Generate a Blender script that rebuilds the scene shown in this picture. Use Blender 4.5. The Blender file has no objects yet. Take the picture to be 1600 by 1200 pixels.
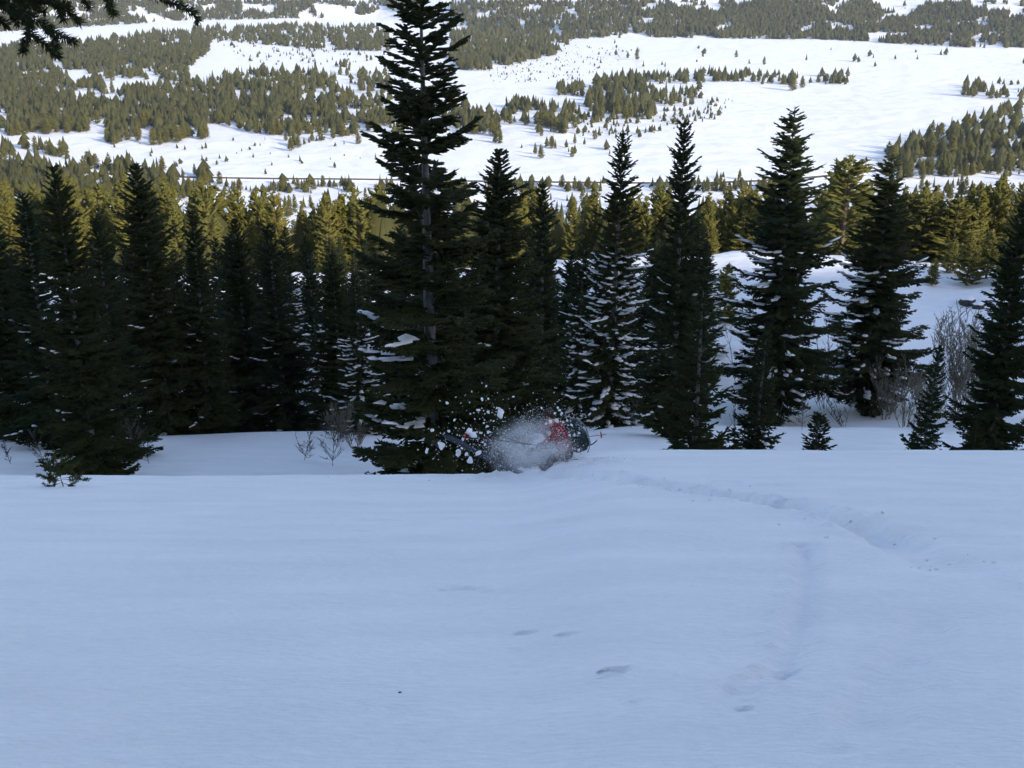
import bpy, bmesh, math, random
import numpy as np
from mathutils import Vector, Matrix

# ------------------------------------------------------------------ camera, sky, sun, exposure
scene = bpy.context.scene
COL = scene.collection
HAZE = 0.000035
PITCH = math.radians(21.0)
HFOV = math.radians(50.0)
FPX = 800.0 / math.tan(HFOV / 2)
CAMZ = 1.65
cam_d = bpy.data.cameras.new('camera')
cam_d.sensor_width = 36.0
cam_d.angle = HFOV
cam_d.clip_start = 0.05
cam_d.clip_end = 20000.0
cam = bpy.data.objects.new('camera', cam_d)
COL.objects.link(cam)
cam.location = (0, 0, CAMZ)
cam.rotation_euler = (math.pi / 2 - PITCH, 0, 0)
scene.camera = cam

SUN_EL = math.radians(21.0)
SUN_AZ = math.radians(135.0)          # clockwise from +Y: behind the camera, to the right
SDIR = Vector((math.sin(SUN_AZ) * math.cos(SUN_EL), math.cos(SUN_AZ) * math.cos(SUN_EL), math.sin(SUN_EL)))
world = bpy.data.worlds.new('World')
scene.world = world
world.use_nodes = True
wn = world.node_tree
for n in list(wn.nodes):
    wn.nodes.remove(n)
sky = wn.nodes.new('ShaderNodeTexSky')
sky.sky_type = 'NISHITA'
sky.sun_disc = False
sky.sun_elevation = SUN_EL
sky.sun_rotation = SUN_AZ
sky.altitude = 2200
sky.air_density = 1.0
sky.dust_density = 4.0
sky.ozone_density = 0.2
bg = wn.nodes.new('ShaderNodeBackground')
bg.inputs['Strength'].default_value = 0.15
wo = wn.nodes.new('ShaderNodeOutputWorld')
wn.links.new(sky.outputs[0], bg.inputs[0])
wn.links.new(bg.outputs[0], wo.inputs[0])
sun_d = bpy.data.lights.new('sun', 'SUN')
sun_d.energy = 2.6
sun_d.angle = math.radians(0.5)
sun_d.color = (1.0, 0.93, 0.82)
sun = bpy.data.objects.new('sun', sun_d)
COL.objects.link(sun)
sun.rotation_euler = (-SDIR).to_track_quat('-Z', 'Y').to_euler()
sun.location = (200, -200, 150)

vs = scene.view_settings
vs.view_transform = 'Standard'
vs.look = 'None'
vs.gamma = 1.0
vs.use_curve_mapping = False
vs.exposure = 1.05
scene.cycles.use_denoising = True
scene.cycles.max_bounces = 4
scene.cycles.diffuse_bounces = 2
scene.cycles.transparent_max_bounces = 8
scene.cycles.volume_bounces = 2
scene.cycles.use_adaptive_sampling = True
scene.cycles.adaptive_threshold = 0.03
scene.cycles.volume_step_rate = 1.0

# ------------------------------------------------------------------ helpers
def tag(o, label=None, cat=None, group=None, kind=None):
    if label: o['label'] = label
    if cat: o['category'] = cat
    if group: o['group'] = group
    if kind: o['kind'] = kind
    return o

def link(name, data, parent=None, loc=None):
    o = bpy.data.objects.new(name, data)
    COL.objects.link(o)
    if parent is not None: o.parent = parent
    if loc is not None: o.location = loc
    return o

def np_mesh(name, V, quads=None, tris=None, mat=None, smooth=False):
    V = np.asarray(V, dtype=np.float32)
    me = bpy.data.meshes.new(name)
    nq = 0 if quads is None else len(quads)
    nt = 0 if tris is None else len(tris)
    loops = []
    if nq: loops.append(np.asarray(quads, dtype=np.int32).ravel())
    if nt: loops.append(np.asarray(tris, dtype=np.int32).ravel())
    L = np.concatenate(loops)
    me.vertices.add(len(V))
    me.vertices.foreach_set('co', V.ravel())
    me.loops.add(len(L))
    me.loops.foreach_set('vertex_index', L)
    me.polygons.add(nq + nt)
    st = np.concatenate([np.arange(nq, dtype=np.int32) * 4, nq * 4 + np.arange(nt, dtype=np.int32) * 3])
    me.polygons.foreach_set('loop_start', st)
    if smooth:
        me.polygons.foreach_set('use_smooth', np.ones(nq + nt, dtype=bool))
    me.update(calc_edges=True)
    if mat is not None: me.materials.append(mat)
    return me

_rt = np.random.RandomState(11)
_LAT = _rt.rand(256, 256)
def vnoise(x, y):
    x = np.asarray(x, dtype=float); y = np.asarray(y, dtype=float)
    xi = np.floor(x).astype(int); yi = np.floor(y).astype(int)
    fx = x - xi; fy = y - yi
    fx = fx * fx * (3 - 2 * fx); fy = fy * fy * (3 - 2 * fy)
    a = _LAT[xi & 255, yi & 255]; b = _LAT[(xi + 1) & 255, yi & 255]
    c = _LAT[xi & 255, (yi + 1) & 255]; d = _LAT[(xi + 1) & 255, (yi + 1) & 255]
    return (a * (1 - fx) + b * fx) * (1 - fy) + (c * (1 - fx) + d * fx) * fy - 0.5

def fbm(x, y, o=3):
    s = 0; a = 1.0
    for k in range(o):
        s = s + a * vnoise(x * 2 ** k + 17.3 * k, y * 2 ** k + 31.7 * k); a *= 0.5
    return s

def sstep(a, b, x):
    t = np.clip((x - a) / (b - a), 0, 1)
    return t * t * (3 - 2 * t)

# ------------------------------------------------------------------ terrain heights
def pchip(px, py):
    px = np.array(px, float); py = np.array(py, float)
    h = np.diff(px); d = np.diff(py) / h
    m = np.zeros(len(px)); m[0] = d[0]; m[-1] = d[-1]
    for i in range(1, len(px) - 1):
        if d[i - 1] * d[i] > 0:
            w1 = 2 * h[i] + h[i - 1]; w2 = h[i] + 2 * h[i - 1]
            m[i] = (w1 + w2) / (w1 / d[i - 1] + w2 / d[i])
    def f(x):
        x = np.clip(x, px[0], px[-1])
        i = np.clip(np.searchsorted(px, x, side='right') - 1, 0, len(px) - 2)
        t = (x - px[i]) / h[i]
        return ((1 + 2 * t) * (1 - t) ** 2 * py[i] + t * (1 - t) ** 2 * h[i] * m[i]
                + t * t * (3 - 2 * t) * py[i + 1] + t * t * (t - 1) * h[i] * m[i + 1])
    return f

BACK = [(-900, 200), (-500, 185), (-300, 165), (-190, 146), (-130, 90), (-80, 48), (-40, 20), (-15, 6.6)]  # unseen slope behind the camera, raised so its shadow covers the foreground
FARP = [(180, -48), (250, -74), (350, -103), (450, -121), (600, -134), (760, -140), (9000, -140)]
PL = BACK + [(0, 0), (12, -4.80), (20, -8.10), (23.5, -9.72), (26.5, -11.7), (30, -13.75), (36, -15.9), (45, -19.0), (56, -23.0), (61, -26.2), (75, -32), (92, -36), (120, -37.3), (146, -38.6), (158, -41.5)] + FARP
PR = BACK + [(0, 0), (12, -4.56), (20, -7.66), (24.5, -9.5), (28, -11.5), (32, -13.4), (40, -16.7), (60, -24.4), (80, -31.2), (95, -34.2), (120, -35.6), (145, -36.5), (155, -39.5)] + FARP
fL = pchip(*zip(*PL)); fR = pchip(*zip(*PR))
# where the valley floor meets the far hills, by bearing (photograph column -> distance)
_HB = np.array([(-900, 2300), (0, 2450), (300, 2950), (600, 3050), (700, 2700), (900, 2300), (1150, 2250), (1600, 1960), (2600, 1700)], float)

def h_base(x, y):
    x = np.asarray(x, float); y = np.asarray(y, float)
    yy = y + 0.0
    u = sstep(-0.02, 0.12, x / np.maximum(np.abs(y), 6.0) )
    z = fL(yy) * (1 - u) + fR(yy) * u
    # gentle roll of the near slope and the benches
    near = sstep(4, 14, y) * (1 - sstep(130, 170, y))
    z = z + near * (0.10 * fbm(x / 9.0, y / 7.0, 2)) + sstep(28, 45, y) * (1 - sstep(120, 160, y)) * (0.9 * fbm(x / 16.0 + 5, y / 14.0, 3))
    z = z + sstep(88, 108, y) * (1 - sstep(150, 175, y)) * 2.6 * fbm(x / 17.0 + 9, y / 11.0, 3)
    # unseen back ridge: saddle shaped to let sun onto the fir tops, plus unevenness
    rz = np.interp(x, [-900, 240, 262, 298, 322, 2000], [1.0, 1.0, .79, .79, .985, .985])
    z = np.where(y < 0, z * (1 - sstep(60, 150, -y) * (1 - rz)), z)
    bk = sstep(40, 150, -y)
    z = z + bk * 5.0 * fbm(x / 60.0 + 2, y / 60.0, 3)
    # slope below the bench
    ms = sstep(165, 230, y) * (1 - sstep(560, 760, y))
    z = z + ms * 7.0 * fbm(x / 70.0, y / 60.0, 3)
    vf = sstep(700, 900, y)
    z = z + vf * 5.0 * fbm(x / 300.0 + 3, y / 300.0 + 1, 3)
    # far hills
    col = 800 + FPX * x / np.maximum(y * math.cos(PITCH), 1.0) * 0.9336
    D = np.interp(col, _HB[:, 0], _HB[:, 1])
    e = np.maximum(y - D, 0)
    rise = 0.105 * e * sstep(0, 160, e) * sstep(1200, 1500, y)
    z = z + rise + sstep(0, 400, e) * sstep(1200, 1500, y) * 55.0 * (fbm(x / 420.0 + 7, y / 520.0, 4) )
    return z

CAMF = np.array([0, math.cos(PITCH), -math.sin(PITCH)]); CAMU = np.array([0, math.sin(PITCH), math.cos(PITCH)])
def ray(px, py):
    px = np.asarray(px, float); py = np.asarray(py, float)
    a = (px - 800) / FPX; b = (600 - py) / FPX
    return np.stack([a, CAMF[1] + b * CAMU[1], CAMF[2] + b * CAMU[2]], -1)

_YA = np.concatenate([np.linspace(2, 40, 130), np.geomspace(40.3, 7000, 300)]); _YF = np.geomspace(640, 6500, 90)
def ground_at(px, py):
    """ground points under photograph pixels (first hit)"""
    px = np.atleast_1d(np.asarray(px, float)); py = np.atleast_1d(np.asarray(py, float))
    d = ray(px, py); kx = d[:, 0] / d[:, 1]; kz = d[:, 2] / d[:, 1]
    lo = np.zeros(len(px)); hi = np.zeros(len(px)); _YS = _YF if py.max() < 275 else _YA
    for s in range(0, len(px), 1000):
        Y = np.broadcast_to(_YS[None], (len(px[s:s + 1000]), len(_YS)))
        hit = h_base(kx[s:s + 1000, None] * Y, Y) > CAMZ + kz[s:s + 1000, None] * Y
        i = np.where(hit.any(1), hit.argmax(1), len(_YS) - 1)
        hi[s:s + 1000] = _YS[i]; lo[s:s + 1000] = _YS[np.maximum(i - 1, 0)]
    for k in range(8):
        m = .5 * (lo + hi); u = h_base(kx * m, m) > CAMZ + kz * m
        hi = np.where(u, m, hi); lo = np.where(u, lo, m)
    return np.stack([kx * hi, hi, h_base(kx * hi, hi)], -1)

def at_depth(px, py, y):
    d = ray(px, py)
    return np.array([d[0] / d[1] * y, y, CAMZ + d[2] / d[1] * y])

def project(P):
    P = np.asarray(P, float) - np.array([0, 0, CAMZ])
    f = P @ CAMF
    return 800 + FPX * P[..., 0] / f, 600 - FPX * (P @ CAMU) / f, f

# ------------------------------------------------------------------ marks in the near snow
TR1 = ground_at([868, 900, 960, 1030, 1090, 1150, 1210, 1265, 1310, 1355, 1395, 1440, 1490, 1545, 1610],
                [742, 742, 747, 757, 767, 775, 784, 795, 806, 822, 842, 866, 886, 905, 935])[:, :2]
TR2 = ground_at([1252, 1262, 1262, 1252, 1240, 1225, 1190, 1150, 1160, 1120], [842, 870, 910, 960, 1000, 1040, 1062, 1078, 1108, 1150])[:, :2]
TR3 = ground_at([1450, 1455, 1445, 1425, 1405, 1370, 1350, 1330], [945, 965, 990, 1020, 1050, 1100, 1140, 1185])[:, :2]
TR4 = ground_at([1080, 1120, 1190, 1250], [757, 752, 757, 760])[:, :2]

def dist_poly(x, y, P):
    best = np.full(x.shape, 1e9); along = np.zeros(x.shape); acc = 0.0
    for a, b in zip(P[:-1], P[1:]):
        v = b - a; L2 = v @ v; L = math.sqrt(L2)
        t = np.clip(((x - a[0]) * v[0] + (y - a[1]) * v[1]) / L2, 0, 1)
        d = np.hypot(x - a[0] - t * v[0], y - a[1] - t * v[1])
        m = d < best
        best = np.where(m, d, best); along = np.where(m, acc + t * L, along); acc += L
    return best, along, acc

PITS = [  # column, row, radius m, depth m, stretch
    (960, 1046, .08, .065, 1.0), (944, 1050, .05, .03, 1.4), (722, 923, .12, .05, 1.5), (705, 920, .08, .02, 1.4), (820, 988, .07, .035, 1.2), (884, 988, .06, .035, 1.2),
    (562, 1103, .045, .02, 1.2), (610, 1108, .06, .015, 1.3), (531, 1022, .03, .018, .35), (1164, 1106, .045, .035, 1.0), (1146, 1076, .06, .018, 1.2),
    (1000, 1098, .06, .02, 1.0), (1360, 1040, .04, .012, 1.4), (1225, 1042, .055, .03, 1.0), (1250, 850, .13, .05, 1.3), (1180, 985, .05, .02, 1.0),
    (560, 830, .1, .02, 1.6), (955, 940, .06, .012, 1.2), (300, 900, .1, .014, 1.8), (170, 1010, .07, .012, 1.5), (640, 860, .09, .012, 1.8), (1080, 1170, .06, .02, 1.3), (660, 1160, .06, .016, 1.5), (1310, 1175, .07, .02, 1.4)]
_pg = ground_at([p[0] for p in PITS], [p[1] for p in PITS])
CRATER = ground_at([845], [738])[0]

def h_detail(x, y):
    z = np.zeros(x.shape)
    m = (y > 1.5) & (y < 34) & (np.abs(x) < 22)
    if not m.any(): return z
    X = x[m]; Y = y[m]
    fade = sstep(1.5, 3.0, Y) * (1 - sstep(26, 33, Y))
    d = 0.030 * fbm(X / 1.6, Y / 1.0, 3) + 0.016 * fbm(X / 0.55 + 9, Y / 0.26, 3)
    d += 0.016 * np.maximum(vnoise(X / 0.9 + 40, Y / 0.45) - 0.22, 0) * 2.0
    lump = fbm(X / 0.16, Y / 0.16, 3)
    rag = 2.2 * fbm(X / .07 + 5, Y / .07, 2); rag2 = 2.2 * fbm(X / .07 + 55, Y / .07 + 9, 2)
    for P, w, dep, rim in ((TR1, .27, .185, .055), (TR2, .10, .042, .030), (TR3, .14, .040, .026), (TR4, .22, .035, .02)):
        q, al, tot = dist_poly(X, Y, P)
        wob = 1 + .7 * vnoise(al / .5, al * 0 + w * 50) + .5 * lump; q = q + .10 * w * rag
        fe = sstep(0, .6, al) * (1 - sstep(tot * (.72 if P is TR1 else .8), tot, al)) if P is not TR1 else (1 - sstep(tot * .62, tot, al) * .85)
        prof = np.exp(-(q / (w * wob)) ** 4)
        d += fe * (-dep * prof * (1 + .35 * lump) + rim * np.exp(-((q - w * 1.35) / (w * .45)) ** 2) * (0.6 + 1.6 * np.maximum(lump, -0.3)))
        d += fe * np.exp(-(q / (w * 1.5)) ** 2) * (.034 + dep * .20) * lump
    for (c, r, rad, dep, st), g in zip(PITS, _pg):
        q = np.hypot((X - g[0]) / st + .35 * rad * rag, Y - g[1] + .35 * rad * rag2) / (rad * .72)
        d += -dep * np.exp(-q ** 4 * .8) + dep * .35 * np.exp(-((q - 1.35) / .4) ** 2) * (1 + lump)
    q = np.hypot((X - CRATER[0]) / 1.25, Y - CRATER[1])
    d += -0.14 * np.exp(-(q / .55) ** 2) + (0.10 + .16 * lump) * np.exp(-((q - .8) / .35) ** 2)
    z[m] = d * fade
    return z

# ------------------------------------------------------------------ materials
def new_mat(name):
    m = bpy.data.materials.new(name); m.use_nodes = True
    nt = m.node_tree
    b = nt.nodes['Principled BSDF']
    return m, nt, b

def N(nt, t, **kw):
    n = nt.nodes.new(t)
    for k, v in kw.items():
        if k in n.inputs: n.inputs[k].default_value = v
        else: setattr(n, k, v)
    return n

def mat_snow():
    m, nt, b = new_mat('snow')
    geo = N(nt, 'ShaderNodeNewGeometry')
    n1 = N(nt, 'ShaderNodeTexNoise', Scale=0.9, Detail=5.0)
    n2 = N(nt, 'ShaderNodeTexNoise', Scale=17.0, Detail=5.0, Roughness=.65)
    n3 = N(nt, 'ShaderNodeTexNoise', Scale=0.035, Detail=5.0)
    mp = N(nt, 'ShaderNodeMapping'); mp.inputs['Scale'].default_value = (0.55, 1.6, 1.0)
    mp.inputs['Rotation'].default_value = (0, 0, 0.25)
    nt.links.new(geo.outputs['Position'], mp.inputs['Vector'])
    for n in (n1, n2): nt.links.new(mp.outputs[0], n.inputs['Vector'])
    nt.links.new(geo.outputs['Position'], n3.inputs['Vector'])
    cr = N(nt, 'ShaderNodeValToRGB')
    cr.color_ramp.elements[0].position = .38; cr.color_ramp.elements[0].color = (.845, .825, .835, 1)
    cr.color_ramp.elements[1].position = .62; cr.color_ramp.elements[1].color = (.935, .910, .918, 1)
    av = N(nt, 'ShaderNodeMath', operation='ADD'); sc_ = N(nt, 'ShaderNodeMath', operation='MULTIPLY'); sc_.inputs[1].default_value = .5
    nt.links.new(n1.outputs[0], av.inputs[0]); nt.links.new(n2.outputs[0], av.inputs[1]); nt.links.new(av.outputs[0], sc_.inputs[0]); nt.links.new(sc_.outputs[0], cr.inputs[0]); nt.links.new(cr.outputs[0], b.inputs['Base Color'])
    bp1 = N(nt, 'ShaderNodeBump', Strength=0.7, Distance=0.06)
    bp2 = N(nt, 'ShaderNodeBump', Strength=0.9, Distance=0.030)
    bp3 = N(nt, 'ShaderNodeBump', Strength=0.6, Distance=5.0)
    nt.links.new(n1.outputs[0], bp1.inputs['Height']); nt.links.new(n2.outputs[0], bp2.inputs['Height']); nt.links.new(n3.outputs[0], bp3.inputs['Height'])
    nt.links.new(bp3.outputs[0], bp1.inputs['Normal'])
    nt.links.new(bp1.outputs[0], bp2.inputs['Normal']); nt.links.new(bp2.outputs[0], b.inputs['Normal'])
    b.inputs['Roughness'].default_value = .75
    b.inputs['Specular IOR Level'].default_value = .2
    return m

def mat_needles(name, c1, c2, c3, scale=1.2, rough=.75):
    m, nt, b = new_mat(name)
    geo = N(nt, 'ShaderNodeNewGeometry'); oi = N(nt, 'ShaderNodeObjectInfo')
    n1 = N(nt, 'ShaderNodeTexNoise', Scale=scale, Detail=3.0)
    nt.links.new(geo.outputs['Position'], n1.inputs['Vector'])
    mix = N(nt, 'ShaderNodeMix', data_type='RGBA'); mix.inputs[6].default_value = (*c1, 1); mix.inputs[7].default_value = (*c2, 1)
    rmp = N(nt, 'ShaderNodeMapRange'); rmp.inputs[1].default_value = .35; rmp.inputs[2].default_value = .65
    nt.links.new(n1.outputs[0], rmp.inputs[0]); nt.links.new(rmp.outputs[0], mix.inputs[0])
    mix2 = N(nt, 'ShaderNodeMix', data_type='RGBA'); mix2.inputs[7].default_value = (*c3, 1)
    mul = N(nt, 'ShaderNodeMath', operation='MULTIPLY'); mul.inputs[1].default_value = .7
    nt.links.new(oi.outputs['Random'], mul.inputs[0]); nt.links.new(mul.outputs[0], mix2.inputs[0])
    nt.links.new(mix.outputs[2], mix2.inputs[6]); nt.links.new(mix2.outputs[2], b.inputs['Base Color'])
    b.inputs['Roughness'].default_value = rough
    b.inputs['Specular IOR Level'].default_value = .08
    return m

def mat_bark(name, c1, c2, sc=9.0):
    m, nt, b = new_mat(name)
    tc = N(nt, 'ShaderNodeTexCoord'); mp = N(nt, 'ShaderNodeMapping'); mp.inputs['Scale'].default_value = (1, 1, .25)
    n1 = N(nt, 'ShaderNodeTexNoise', Scale=sc, Detail=6.0)
    nt.links.new(tc.outputs['Object'], mp.inputs[0]); nt.links.new(mp.outputs[0], n1.inputs['Vector'])
    cr = N(nt, 'ShaderNodeValToRGB')
    cr.color_ramp.elements[0].position = .35; cr.color_ramp.elements[0].color = (*c1, 1)
    cr.color_ramp.elements[1].position = .65; cr.color_ramp.elements[1].color = (*c2, 1)
    nt.links.new(n1.outputs[0], cr.inputs[0]); nt.links.new(cr.outputs[0], b.inputs['Base Color'])
    bp = N(nt, 'ShaderNodeBump', Strength=.6, Distance=.03); nt.links.new(n1.outputs[0], bp.inputs['Height']); nt.links.new(bp.outputs[0], b.inputs['Normal'])
    b.inputs['Roughness'].default_value = .85
    return m

def mat_cloth(name, c, var=.25, rough=.7, sc=30.0, spec=.3):
    m, nt, b = new_mat(name)
    tc = N(nt, 'ShaderNodeTexCoord'); n1 = N(nt, 'ShaderNodeTexNoise', Scale=sc, Detail=4.0)
    nt.links.new(tc.outputs['Object'], n1.inputs['Vector'])
    cr = N(nt, 'ShaderNodeValToRGB')
    cr.color_ramp.elements[0].position = .3; cr.color_ramp.elements[0].color = (*[v * (1 - var) for v in c], 1)
    cr.color_ramp.elements[1].position = .7; cr.color_ramp.elements[1].color = (*[min(1, v * (1 + var)) for v in c], 1)
    nt.links.new(n1.outputs[0], cr.inputs[0]); nt.links.new(cr.outputs[0], b.inputs['Base Color'])
    bp = N(nt, 'ShaderNodeBump', Strength=.3, Distance=.01); nt.links.new(n1.outputs[0], bp.inputs['Height']); nt.links.new(bp.outputs[0], b.inputs['Normal'])
    b.inputs['Roughness'].default_value = rough; b.inputs['Specular IOR Level'].default_value = spec
    return m

M_SNOW = mat_snow()
M_FIR = mat_needles('fir_needles', (.012, .020, .009), (.028, .038, .014), (.034, .036, .011))
M_PINE = mat_needles('pine_needles', (.100, .096, .022), (.165, .138, .032), (.115, .115, .032), scale=.5)
M_FARPINE = mat_needles('valley_needles', (.054, .053, .020), (.098, .080, .027), (.064, .064, .022), scale=.22)
M_BARK = mat_bark('grey_bark', (.055, .05, .045), (.19, .18, .17))
M_BARK2 = mat_bark('pine_bark', (.10, .06, .04), (.22, .15, .10), 5.0)
M_TWIG = mat_bark('bare_twigs', (.05, .04, .035), (.12, .10, .09), 14.0)

# ------------------------------------------------------------------ the ground sheet
def axis(segs):
    out = [segs[0][0]]
    for a, b, s0, s1 in segs:
        x = a
        while x < b - 1e-6:
            t = (x - a) / (b - a); x += s0 * (s1 / s0) ** t
            out.append(min(x, b))
    return np.array(out)
xp = axis([(0, 3, .065, .075), (3, 9, .075, .15), (9, 17, .15, .6), (17, 60, .6, 5), (60, 250, 4, 20), (250, 1500, 20, 80), (1500, 4200, 80, 300)])
XS = np.concatenate([-xp[:0:-1], xp])
YS = axis([(-900, -200, 60, 20), (-200, -20, 16, 6), (-20, 2.4, 6, .08), (2.4, 8, .05, .07), (8, 27, .07, .13), (27, 62, .12, 1.2), (62, 170, 1.2, 4), (170, 800, 4, 14), (800, 3200, 14, 40), (3200, 5400, 40, 200)])
GX, GY = np.meshgrid(XS, YS)
GZ = h_base(GX, GY) + h_detail(GX, GY)
ny, nx = GX.shape
idx = np.arange(nx * ny).reshape(ny, nx)
Q = np.stack([idx[:-1, :-1], idx[:-1, 1:], idx[1:, 1:], idx[1:, :-1]], -1).reshape(-1, 4)
ground = link('ground', np_mesh('ground', np.stack([GX, GY, GZ], -1).reshape(-1, 3), quads=Q, mat=M_SNOW, smooth=True))
tag(ground, 'snow covered mountainside falling to a wide white valley and far hills', None, None, 'structure')
print('ground quads', len(Q))

# ------------------------------------------------------------------ needle sprays, trunks, snow pads
def spindles(P0, P1, R, wide=1.35, mid=.42):
    P0 = np.asarray(P0, float); P1 = np.asarray(P1, float); R = np.asarray(R, float)[:, None]
    d = P1 - P0; L = np.linalg.norm(d, axis=1, keepdims=True) + 1e-9; u = d / L
    up = np.tile(np.array([[0, 0, 1.0]]), (len(u), 1)); up[np.abs(u[:, 2]) > .95] = (1, 0, 0)
    s = np.cross(u, up); s /= np.linalg.norm(s, axis=1, keepdims=True) + 1e-9
    w = np.cross(s, u)
    pm = P0 + d * mid
    a0 = w * R * .8; a1 = -w * R * .4 + s * R * wide; a2 = -w * R * .4 - s * R * wide
    V = np.stack([P0 + a0 * .4, P0 + a1 * .4, P0 + a2 * .4, pm + a0, pm + a1, pm + a2, P1], 1).reshape(-1, 3)
    b = (np.arange(len(P0)) * 7)[:, None]
    Qd = np.concatenate([b + np.array([[0, 1, 4, 3]]), b + np.array([[1, 2, 5, 4]]), b + np.array([[2, 0, 3, 5]])], 0)
    T = np.concatenate([b + np.array([[3, 4, 6]]), b + np.array([[4, 5, 6]]), b + np.array([[5, 3, 6]])], 0)
    return V, Qd, T

def tube(pts, rad, k=7):
    pts = np.asarray(pts, float); V = []; Qd = []
    n = len(pts)
    for i in range(n):
        d = pts[min(i + 1, n - 1)] - pts[max(i - 1, 0)]; d /= np.linalg.norm(d) + 1e-9
        a = np.cross(d, (0, 1, 0) if abs(d[1]) < .9 else (1, 0, 0)); a /= np.linalg.norm(a); b = np.cross(d, a)
        for j in range(k):
            t = 2 * math.pi * j / k
            V.append(pts[i] + rad[i] * (math.cos(t) * a + math.sin(t) * b))
    for i in range(n - 1):
        for j in range(k):
            Qd.append((i * k + j, i * k + (j + 1) % k, (i + 1) * k + (j + 1) % k, (i + 1) * k + j))
    return np.array(V), np.array(Qd)

_bm = bmesh.new(); bmesh.ops.create_icosphere(_bm, subdivisions=1, radius=1.0)
ICO_V = np.array([v.co[:] for v in _bm.verts]); ICO_F = np.array([[v.index for v in f.verts] for f in _bm.faces]); _bm.free()
_bm = bmesh.new(); bmesh.ops.create_icosphere(_bm, subdivisions=2, radius=1.0)
ICO2_V = np.array([v.co[:] for v in _bm.verts]); ICO2_F = np.array([[v.index for v in f.verts] for f in _bm.faces]); _bm.free()

def pads(C, D, S, rng):
    """snow lumps: centres, long directions, (length, width, thickness)"""
    Vs = []; Fs = []
    for i in range(len(C)):
        d = D[i] / (np.linalg.norm(D[i]) + 1e-9); s = np.cross(d, (0, 0, 1)); s /= np.linalg.norm(s) + 1e-9; w = np.cross(s, d)
        v = ICO_V * (1 + .8 * (rng.rand(len(ICO_V), 1) - .5)) + .25 * (rng.rand(1, 3) - .5) * np.array([0, 1, 0])
        v = v * S[i]
        v[:, 2] = np.where(v[:, 2] < 0, v[:, 2] * .35, v[:, 2])
        Vs.append(C[i] + v[:, 0:1] * d + v[:, 1:2] * s + v[:, 2:3] * w); Fs.append(ICO_F + i * len(ICO_V))
    return np.concatenate(Vs), np.concatenate(Fs)

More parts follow.
